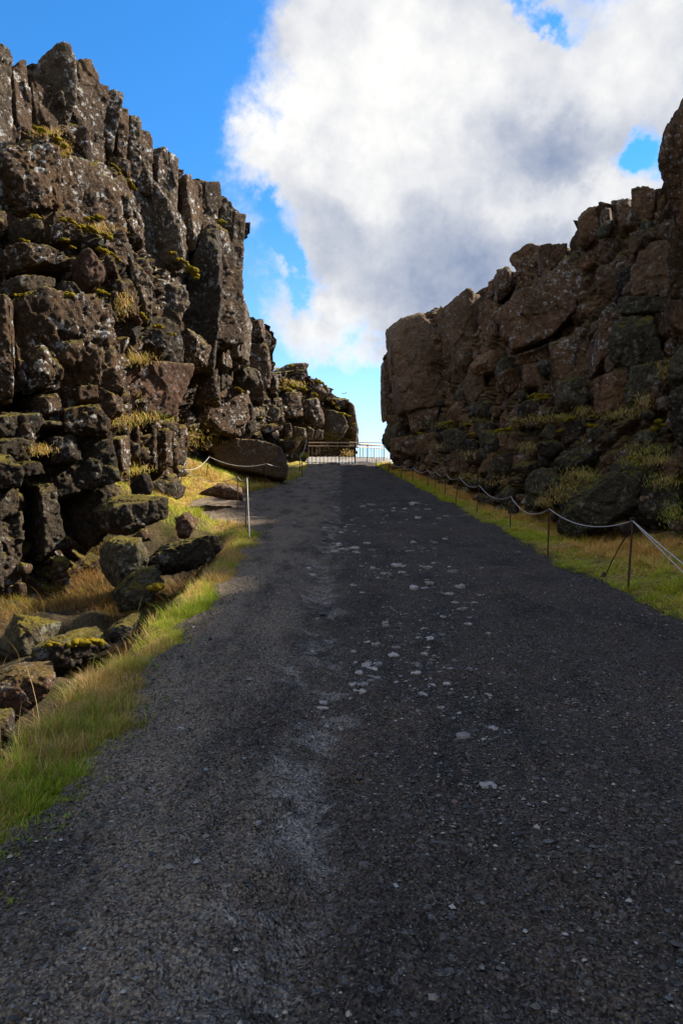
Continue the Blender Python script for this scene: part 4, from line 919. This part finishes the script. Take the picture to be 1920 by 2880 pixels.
def clump(x, y, s, seed): return fbm(np.stack([x * s, y * s, x * 0], 1), 3, seed)
R = np.random.default_rng(91)
def tufts(cx, cy, per, rad, hgt, green, seed):
    """tussocks: blades fan out from each centre"""
    R = np.random.default_rng(seed); m = R.poisson(per) + 3
    idx = np.repeat(np.arange(len(cx)), m); n = len(idx)
    a = R.uniform(0, 6.28, n); r = np.sqrt(R.uniform(0, 1, n)) * rad[idx]
    return cx[idx] + r * np.cos(a), cy[idx] + r * np.sin(a), hgt[idx] * R.uniform(.45, 1.25, n) * (1 - .35 * r / rad[idx]), np.clip(green[idx] + R.normal(0, .12, n), 0, 1), a
# left bank along the path: a mat of short blades and tussocks of many sizes
n = 1500
y = 2.2 * (16.2 / 2.2) ** (R.uniform(0, 1, n) ** .9); wd = np.interp(y, [2, 6, 10, 13, 16], [.62, .50, .42, .5, .7])
t = np.abs(R.normal(.22, .42, n)); x = edge_l(y) + .12 - t * wd
x = x + np.where(R.uniform(0, 1, n) < .10, R.uniform(0, .28, n), 0)
cl = clump(x, y, 1.3, 4); keep = cl > -.75; x, y, t, cl = x[keep], y[keep], t[keep], cl[keep]
gr = np.clip(.72 - .75 * t + .8 * clump(x, y, 1.0, 8) + .5 * clump(x, y, 3.1, 9) + R.normal(0, .22, len(x)), .02, .97)
h = (.035 + .10 * np.clip(t, 0, 1) + .07 * np.clip(cl, 0, 1)) * R.uniform(.5, 1.6, len(x)) * np.interp(y, [2, 8, 16], [1.0, 1.2, 1.35])
bx, by, bh, bg, ba = tufts(x, y, 44, .03 + .07 * R.uniform(0, 1, len(x)) + .003 * y, h, gr, 81)
blades('grass', 'bright green and straw coloured grass bank along the left path edge', bx, by, ground(bx, by) - .015, bh, bg, 1, width=.0020, minw=.00020, ang=ba, lean=.6, droop=.9)
# broad leaved weeds creeping onto the gravel
n = 260
y = 2.4 * (15 / 2.4) ** R.uniform(0, 1, n); x = edge_l(y) + R.normal(.06, .12, n); keep = clump(x, y, 1.1, 71) > -.1; x, y = x[keep], y[keep]
bx, by, bh, bg, ba = tufts(x, y, 9, np.full(len(x), .025), np.full(len(x), .035), np.full(len(x), .93), 83)
blades('weeds', 'low green leafy weeds creeping from the left bank onto the gravel', bx, by, np.maximum(ground(bx, by), path_z(bx[:, None], by[:, None])[:, 0]) - .004, bh, bg, 7, width=.004, segs=3, minw=.0003, tone=.75, ang=ba, lean=1.3, droop=1.3)
# right verge
n = 3600
y = 5.0 * (48 / 5.0) ** R.uniform(0, 1, n); wd = np.interp(y, [5, 10, 16, 24, 48], [3.2, 3.1, 2.6, 1.8, 1.0])
t = R.uniform(0, 1, n) ** 1.15; x = edge_r(y) - .05 + t * wd
cl = clump(x, y, 1.2, 14); keep = cl > -.7; x, y, t, cl = x[keep], y[keep], t[keep], cl[keep]
gr = np.clip(.95 - 1.7 * t + .6 * clump(x, y, .8, 18), .02, .92)
h = (.06 + .14 * np.clip(t * 2, 0, 1) + .09 * np.clip(cl, 0, 1)) * R.uniform(.5, 1.6, len(x))
bx, by, bh, bg, ba = tufts(x, y, 42, .05 + .07 * R.uniform(0, 1, len(x)) + .003 * y, h, gr, 82)
blades('grass', 'green and golden dry grass verge under the right rope fence', bx, by, ground(bx, by) - .015, bh, bg, 2, width=.0026, minw=.00026, ang=ba, lean=.95, droop=1.1, tone=np.array([1.4, 1.25, 1.0]))
# shelf behind the left rope fence
n = 46000
y = R.uniform(17, 40, n); x = edge_l(y) - np.abs(R.normal(0, 2.0, n)) + .1
cl = clump(x, y, .8, 24); keep = cl > -.35 + .25 * R.normal(0, 1, n); x, y, cl = x[keep], y[keep], cl[keep]
blades('grass', 'tufted golden grass on the shelf behind the left rope fence', x, y, ground(x, y) - .02, (.14 + .16 * np.clip(cl, 0, 1)) * R.uniform(.5, 1.4, len(x)), np.clip(.30 + .7 * clump(x, y, .5, 28), .05, .85), 3, width=.004, minw=.0003, lean=.6)
# ditch: dry tussocks
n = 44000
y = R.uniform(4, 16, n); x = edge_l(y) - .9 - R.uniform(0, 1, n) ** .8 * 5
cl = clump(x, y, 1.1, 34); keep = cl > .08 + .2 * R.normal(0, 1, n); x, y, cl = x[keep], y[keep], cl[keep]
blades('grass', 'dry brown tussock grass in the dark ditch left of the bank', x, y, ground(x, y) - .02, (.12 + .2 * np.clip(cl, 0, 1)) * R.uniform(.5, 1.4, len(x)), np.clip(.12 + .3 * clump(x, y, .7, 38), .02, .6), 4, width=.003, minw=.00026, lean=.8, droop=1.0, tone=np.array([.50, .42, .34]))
# ledge grass on the cliffs: centre, half size in pixels, depth, share of green
def ledge(spots, label, seed):
    X, Y, Z, H, G = [], [], [], [], []
    R = np.random.default_rng(seed)
    for (px, py, rx, ry, d, g, hh) in spots:
        m = int(160 + rx * ry * .22)
        ax = px + R.normal(0, .75, m) * rx; ay = py + R.normal(0, .5, m) * ry; dd = d + R.normal(0, .12, m) + (py - ay) * .004
        X.append((ax - 960) / FPX * dd); Y.append(dd); Z.append(EYE + (1440 - ay) / FPX * dd); H.append(hh * .75 * R.uniform(.3, 1.3, m)); G.append(np.full(m, g))
    blades('grass', label, np.concatenate(X), np.concatenate(Y), np.concatenate(Z), np.concatenate(H), np.concatenate(G), seed, width=.004, minw=.0003, lean=.9, droop=1.2)
def s1(x, y, rx, ry, near, g=.12, h=.2):
    X, Y = x / 1.96, 80 + y / 1.96
    return (X, Y, rx / 1.96, ry / 1.96, float(DL(X, Y)) - near, g, h)
ledge([s1(260, 580, 70, 25, 1.1), s1(360, 680, 25, 50, 1.1), s1(690, 1520, 40, 70, .9), s1(760, 1830, 70, 35, 1.4, .15, .25), s1(680, 2170, 90, 50, 1.2, .2, .28), s1(800, 2150, 80, 30, 1.2, .3, .25), s1(540, 1110, 80, 30, 1.6), s1(1050, 2260, 60, 60, 1.4, .2, .25), s1(1150, 2300, 60, 40, 2.0, .2, .25), s1(900, 2160, 60, 20, 1.3, .3, .2), s1(220, 2330, 60, 30, 1.2), s1(740, 2440, 60, 30, 1.4, .4, .25)], 'golden grass tufts growing on ledges of the left cliff', 41)
def s2(x, y, rx, ry, near, g=.15, h=.18):
    X, Y = 1300 + x / 2.529, 1000 + y / 2.529
    return (X, Y, rx / 2.529, ry / 2.529, float(DR(X, Y)) - near, g, h)
ledge([s2(860, 400, 60, 40, 1.0), s2(600, 450, 90, 40, .9), s2(1200, 400, 120, 40, 1.0, .25), s2(1290, 330, 60, 60, .9), s2(460, 650, 80, 30, 1.1), s2(1390, 750, 60, 30, 1.2), s2(1330, 690, 120, 60, 1.0, .5), s2(760, 930, 120, 80, 1.9, .3), s2(700, 1000, 110, 60, 1.8, .2), s2(820, 850, 90, 50, 1.7, .25), s2(480, 470, 120, 40, 1.1, .2), s2(1250, 760, 110, 50, 1.3, .5, .12), s2(150, 700, 130, 30, 1.2, .2), s2(-60, 640, 130, 24, 1.3, .25), s2(1430, 900, 90, 60, 1.1, .4, .14), s2(880, 860, 60, 40, 1.6, .3), s2(580, 1050, 50, 40, 1.7), s2(300, 560, 60, 20, 1.1, .4), s2(100, 470, 90, 25, 1.0, .3), s2(-100, 500, 120, 25, 1.1, .35), s2(1490, 1120, 80, 80, 1.1, .8, .12), s2(1080, 430, 80, 30, 1.1, .3), s2(720, 440, 70, 20, 1.2, .4), s2(1450, 120, 60, 90, .9), s2(60, 870, 120, 30, .8), s2(250, 900, 120, 40, .9)], 'brown and green grass on ledges of the right cliff', 42)
ledge([(560 + a / 2.8, 860 + b / 2.8, rx / 2.8, ry / 2.8, d, g, .3) for a, b, rx, ry, d, g in [(90, 1060, 80, 30, 33, .15), (640, 600, 60, 30, 49, .1), (590, 500, 30, 15, 53, .4), (750, 620, 60, 25, 50, .1), (740, 1340, 40, 60, 33, .45), (830, 1180, 20, 20, 46, .6), (1170, 1170, 40, 25, 53, .1)]], 'grass tufts on the far cliff shelves', 43)
# a few tall dead stalks leaning out of the ditch
R = np.random.default_rng(3); n = 60
y = R.uniform(4, 12, n); x = edge_l(y) - R.uniform(.6, 3.2, n)
blades('grass', 'tall thin dead grass stalks leaning over the ditch', x, y, ground(x, y), R.uniform(.3, .75, n), np.zeros(n), 6, width=.0018, segs=5, lean=.7, droop=.7, minw=.0002)

# ------------------------------------------------------------------ rope fences
def tube(pts, rad, sides=7):
    pts = np.asarray(pts, float); n = len(pts)
    T = np.gradient(pts, axis=0); T /= np.linalg.norm(T, axis=1, keepdims=True) + 1e-9
    ref = np.where(np.abs(T[:, 2:]) > .9, np.array([[1., 0, 0]]), np.array([[0, 0, 1.]]))
    A = np.cross(T, ref); A /= np.linalg.norm(A, axis=1, keepdims=True); Bv = np.cross(T, A)
    an = np.linspace(0, 2 * math.pi, sides, endpoint=False)
    rr = np.broadcast_to(np.asarray(rad, float), (n,))
    V = pts[:, None] + rr[:, None, None] * (np.cos(an)[None, :, None] * A[:, None] + np.sin(an)[None, :, None] * Bv[:, None])
    i = np.arange(n - 1)[:, None] * sides; j = np.arange(sides)[None]; j2 = (j + 1) % sides
    F = np.stack([i + j, i + j2, i + sides + j2, i + sides + j], -1).reshape(-1, 4)
    return V.reshape(-1, 3), F
def tube_obj(name, pts, rad, mat, parent, sides=7):
    V, F = tube(pts, rad, sides); o = V.mean(0)
    return link(name, mesh_np(name, V - o, F, mat), parent, tuple(o))
def sag(a, b, s, n=18):
    t = np.linspace(0, 1, n)[:, None]
    p = a + (b - a) * t; p[:, 2] -= (4 * s * t * (1 - t))[:, 0]; return p
def post(top, base, parent, rad=.014, ring=True):
    """top and base are pixels; the base stands on the ground"""
    g = ray_ground(*base); d = g[1]
    tp = unproj(top[0], top[1], d)
    g[2] -= .12
    o = tube_obj('post', [g, g + (tp - g) * .34, g + (tp - g) * .67, tp], max(rad, .00055 * d), RUST, parent)
    if ring:
        a = np.linspace(0, 2 * math.pi, 13); r = .038
        V, F = tube(np.stack([tp[0] + r * np.cos(a), np.full(13, tp[1]), tp[2] + r * np.sin(a)], 1), max(.008, .0004 * d), 6)
        oo = V.mean(0)
        link('ring', mesh_np('ring', V - oo, F, RUST), o, tuple(oo))
    return tp
fr = empty('rope_fence', (3.9, 14, .9), 'white rope on rusty iron posts along the right verge', 'fence')
T6 = [(98, 20), (163, 32), (222, 50), (275, 60), (345, 72), (383, 78), (433, 90), (494, 100), (592, 145), (742, 198), (927, 258), (1325, 315)]
B6 = [(98, 70), (153, 95), (217, 112), (270, 130), (343, 152), (379, 165), (424, 195), (476, 238), (576, 280), (738, 350), (917, 490), (1300, 648)]
q6 = lambda p: (1000 + p[0] / 1.704, 1280 + p[1] / 1.704)
tops = [post(q6(a), q6(b), fr, ring=(i > 6)) for i, (a, b) in enumerate(zip(T6, B6))]
for a, b in zip(tops[:-1], tops[1:]):
    L = np.linalg.norm(b - a); d = (a[1] + b[1]) / 2
    tube_obj('rope', sag(a, b, .045 * L + .03), max(.0075, .00032 * d), ROPE, fr, 6)
for e, sg in (((4.3, 6.6), .05), ((4.15, 7.2), .02)):
    g_ = np.array([e[0], e[1], float(ground(np.array([e[0]]), np.array([e[1]]))[0]) - .05])
    tube_obj('rope', sag(tops[-1], g_, sg), .008, ROPE, fr, 6)
gb = ray_ground(1697, 1622); tube_obj('brace', [gb - np.array([0, 0, .02]), (gb + tops[-1]) / 2, tops[-1] - np.array([.01, 0, .08])], .008, BLACK, fr)
V, F = tube([gb + np.array([0, 0, -.03]), gb + np.array([0, 0, .0]), gb + np.array([0, 0, .05]), gb + np.array([0, 0, .07])], np.array([.02, .035, .03, .01]), 8)
oo = V.mean(0); link('ground_anchor', mesh_np('ground_anchor', V - oo, F, BLACK), fr, tuple(oo))

fl = empty('rope_fence', (-3.5, 20, 1.5), 'white rope on leaning rusty posts around the left gravel bay', 'fence')
q3 = lambda p: (400 + p[0] / 1.96, 1180 + p[1] / 1.96)
A = post(q3((527, 318)), q3((525, 515)), fl); Bp = post(q3((578, 322)), q3((570, 592)), fl, .016)
Cp = post(q3((232, 275)), q3((180, 420)), fl); Dp = post(q3((370, 205)), q3((352, 318)), fl)
Ep = post(q3((685, 243)), q3((673, 382)), fl); Fp = post(q3((880, 238)), q3((880, 322)), fl); Gp = post(q3((868, 203)), q3((868, 284)), fl, ring=False)
Hp = post((862, 1236), (862, 1309), fl, ring=False)
for a, b, s in [(Bp, A, .08), (A, Cp, .28), (Cp, Dp, .2), (Dp, Ep, .25), (Ep, Fp, .2), (Fp, Gp, .05), (Gp, Hp, .3)]:
    tube_obj('rope', sag(a, b, s), max(.009, .00036 * (a[1] + b[1]) / 2), ROPE, fl, 6)
gl = ray_ground(702, 1514)
tube_obj('rope', sag(Bp, gl + np.array([0, 0, .02]), .0), .010, ROPE, fl, 6)

# ------------------------------------------------------------------ boardwalk and railings at the head of the path
def boxv(x0, x1, y0, y1, z0, z1):
    V = np.array([(x, y, z) for x in (x0, x1) for y in (y0, y1) for z in (z0, z1)])
    F = np.array([(0, 1, 3, 2), (4, 6, 7, 5), (0, 4, 5, 1), (2, 3, 7, 6), (0, 2, 6, 4), (1, 5, 7, 3)]); return V, F
def bar(name, a, b, rad, mat, parent, sides=6): return tube_obj(name, [np.array(a, float), (np.array(a, float) + np.array(b, float)) / 2, np.array(b, float)], rad, mat, parent, sides)
ztop = float(prof(49.0))
deck = empty('boardwalk', (.4, 51.5, ztop), 'pale timber boardwalk behind the railing at the head of the path', 'boardwalk')
pv, pf = boxv(-.075, .075, -2.3, 2.3, -.03, .03); pv[:, 2] += .165 * (pv[:, 1] + 2.3); plank = mesh_np('plank', pv, pf, TIMBER, False)
for i in range(40):
    xx = -2.6 + i * .162
    link('plank', plank, deck, (xx, 52.3 + .22 * max(0, xx - 1.0), ztop + .12 + .01 * ((i * 7) % 3)))
v, f = boxv(-2.7, 3.9, 49.9, 50.0, ztop - .35, ztop + .08); o_ = v.mean(0)
link('edge_beam', mesh_np('edge_beam', v - o_, f, BLACK, False), deck, tuple(o_))
def railing(pts, label, post_every, bal, h, rad_b=.02):
    r = empty('railing', tuple(pts[0]), label, 'railing')
    pts = [np.array(p, float) for p in pts]
    up = np.array([0, 0, h])
    for a, b in zip(pts[:-1], pts[1:]):
        L = np.linalg.norm(b - a); n = max(1, round(L / bal))
        bar('top_rail', a + up, b + up, .045, RAILW, r); bar('lower_rail', a + up * .84, b + up * .84, .04, RAILW, r)
        for i in range(n + 1):
            p = a + (b - a) * i / n
            if i in (0, n): bar('post', p - np.array([0, 0, .3]), p + up * 1.03, .04, RUST, r)
            else: bar('baluster', p, p + up * .84, rad_b, RUST, r, 5)
    return r
railing([(-2.35, 48.2, ztop - .1), (-.15, 48.0, ztop - .12), (.95, 48.4, ztop - .1)], 'rusty railing with two wooden rails across the end of the path', 2, .26, 1.5)
railing([(1.0, 48.7, ztop - .1), (1.9, 50.4, ztop + .05), (3.2, 51.9, ztop + .1)], 'railing on the right of the boardwalk seen against the sky', 2, .3, 1.45)
railing([(.6, 54.4, ztop + .75), (3.9, 54.9, ztop + .75)], 'farther railing on the back edge of the boardwalk against the sky', 2, .22, 1.3)
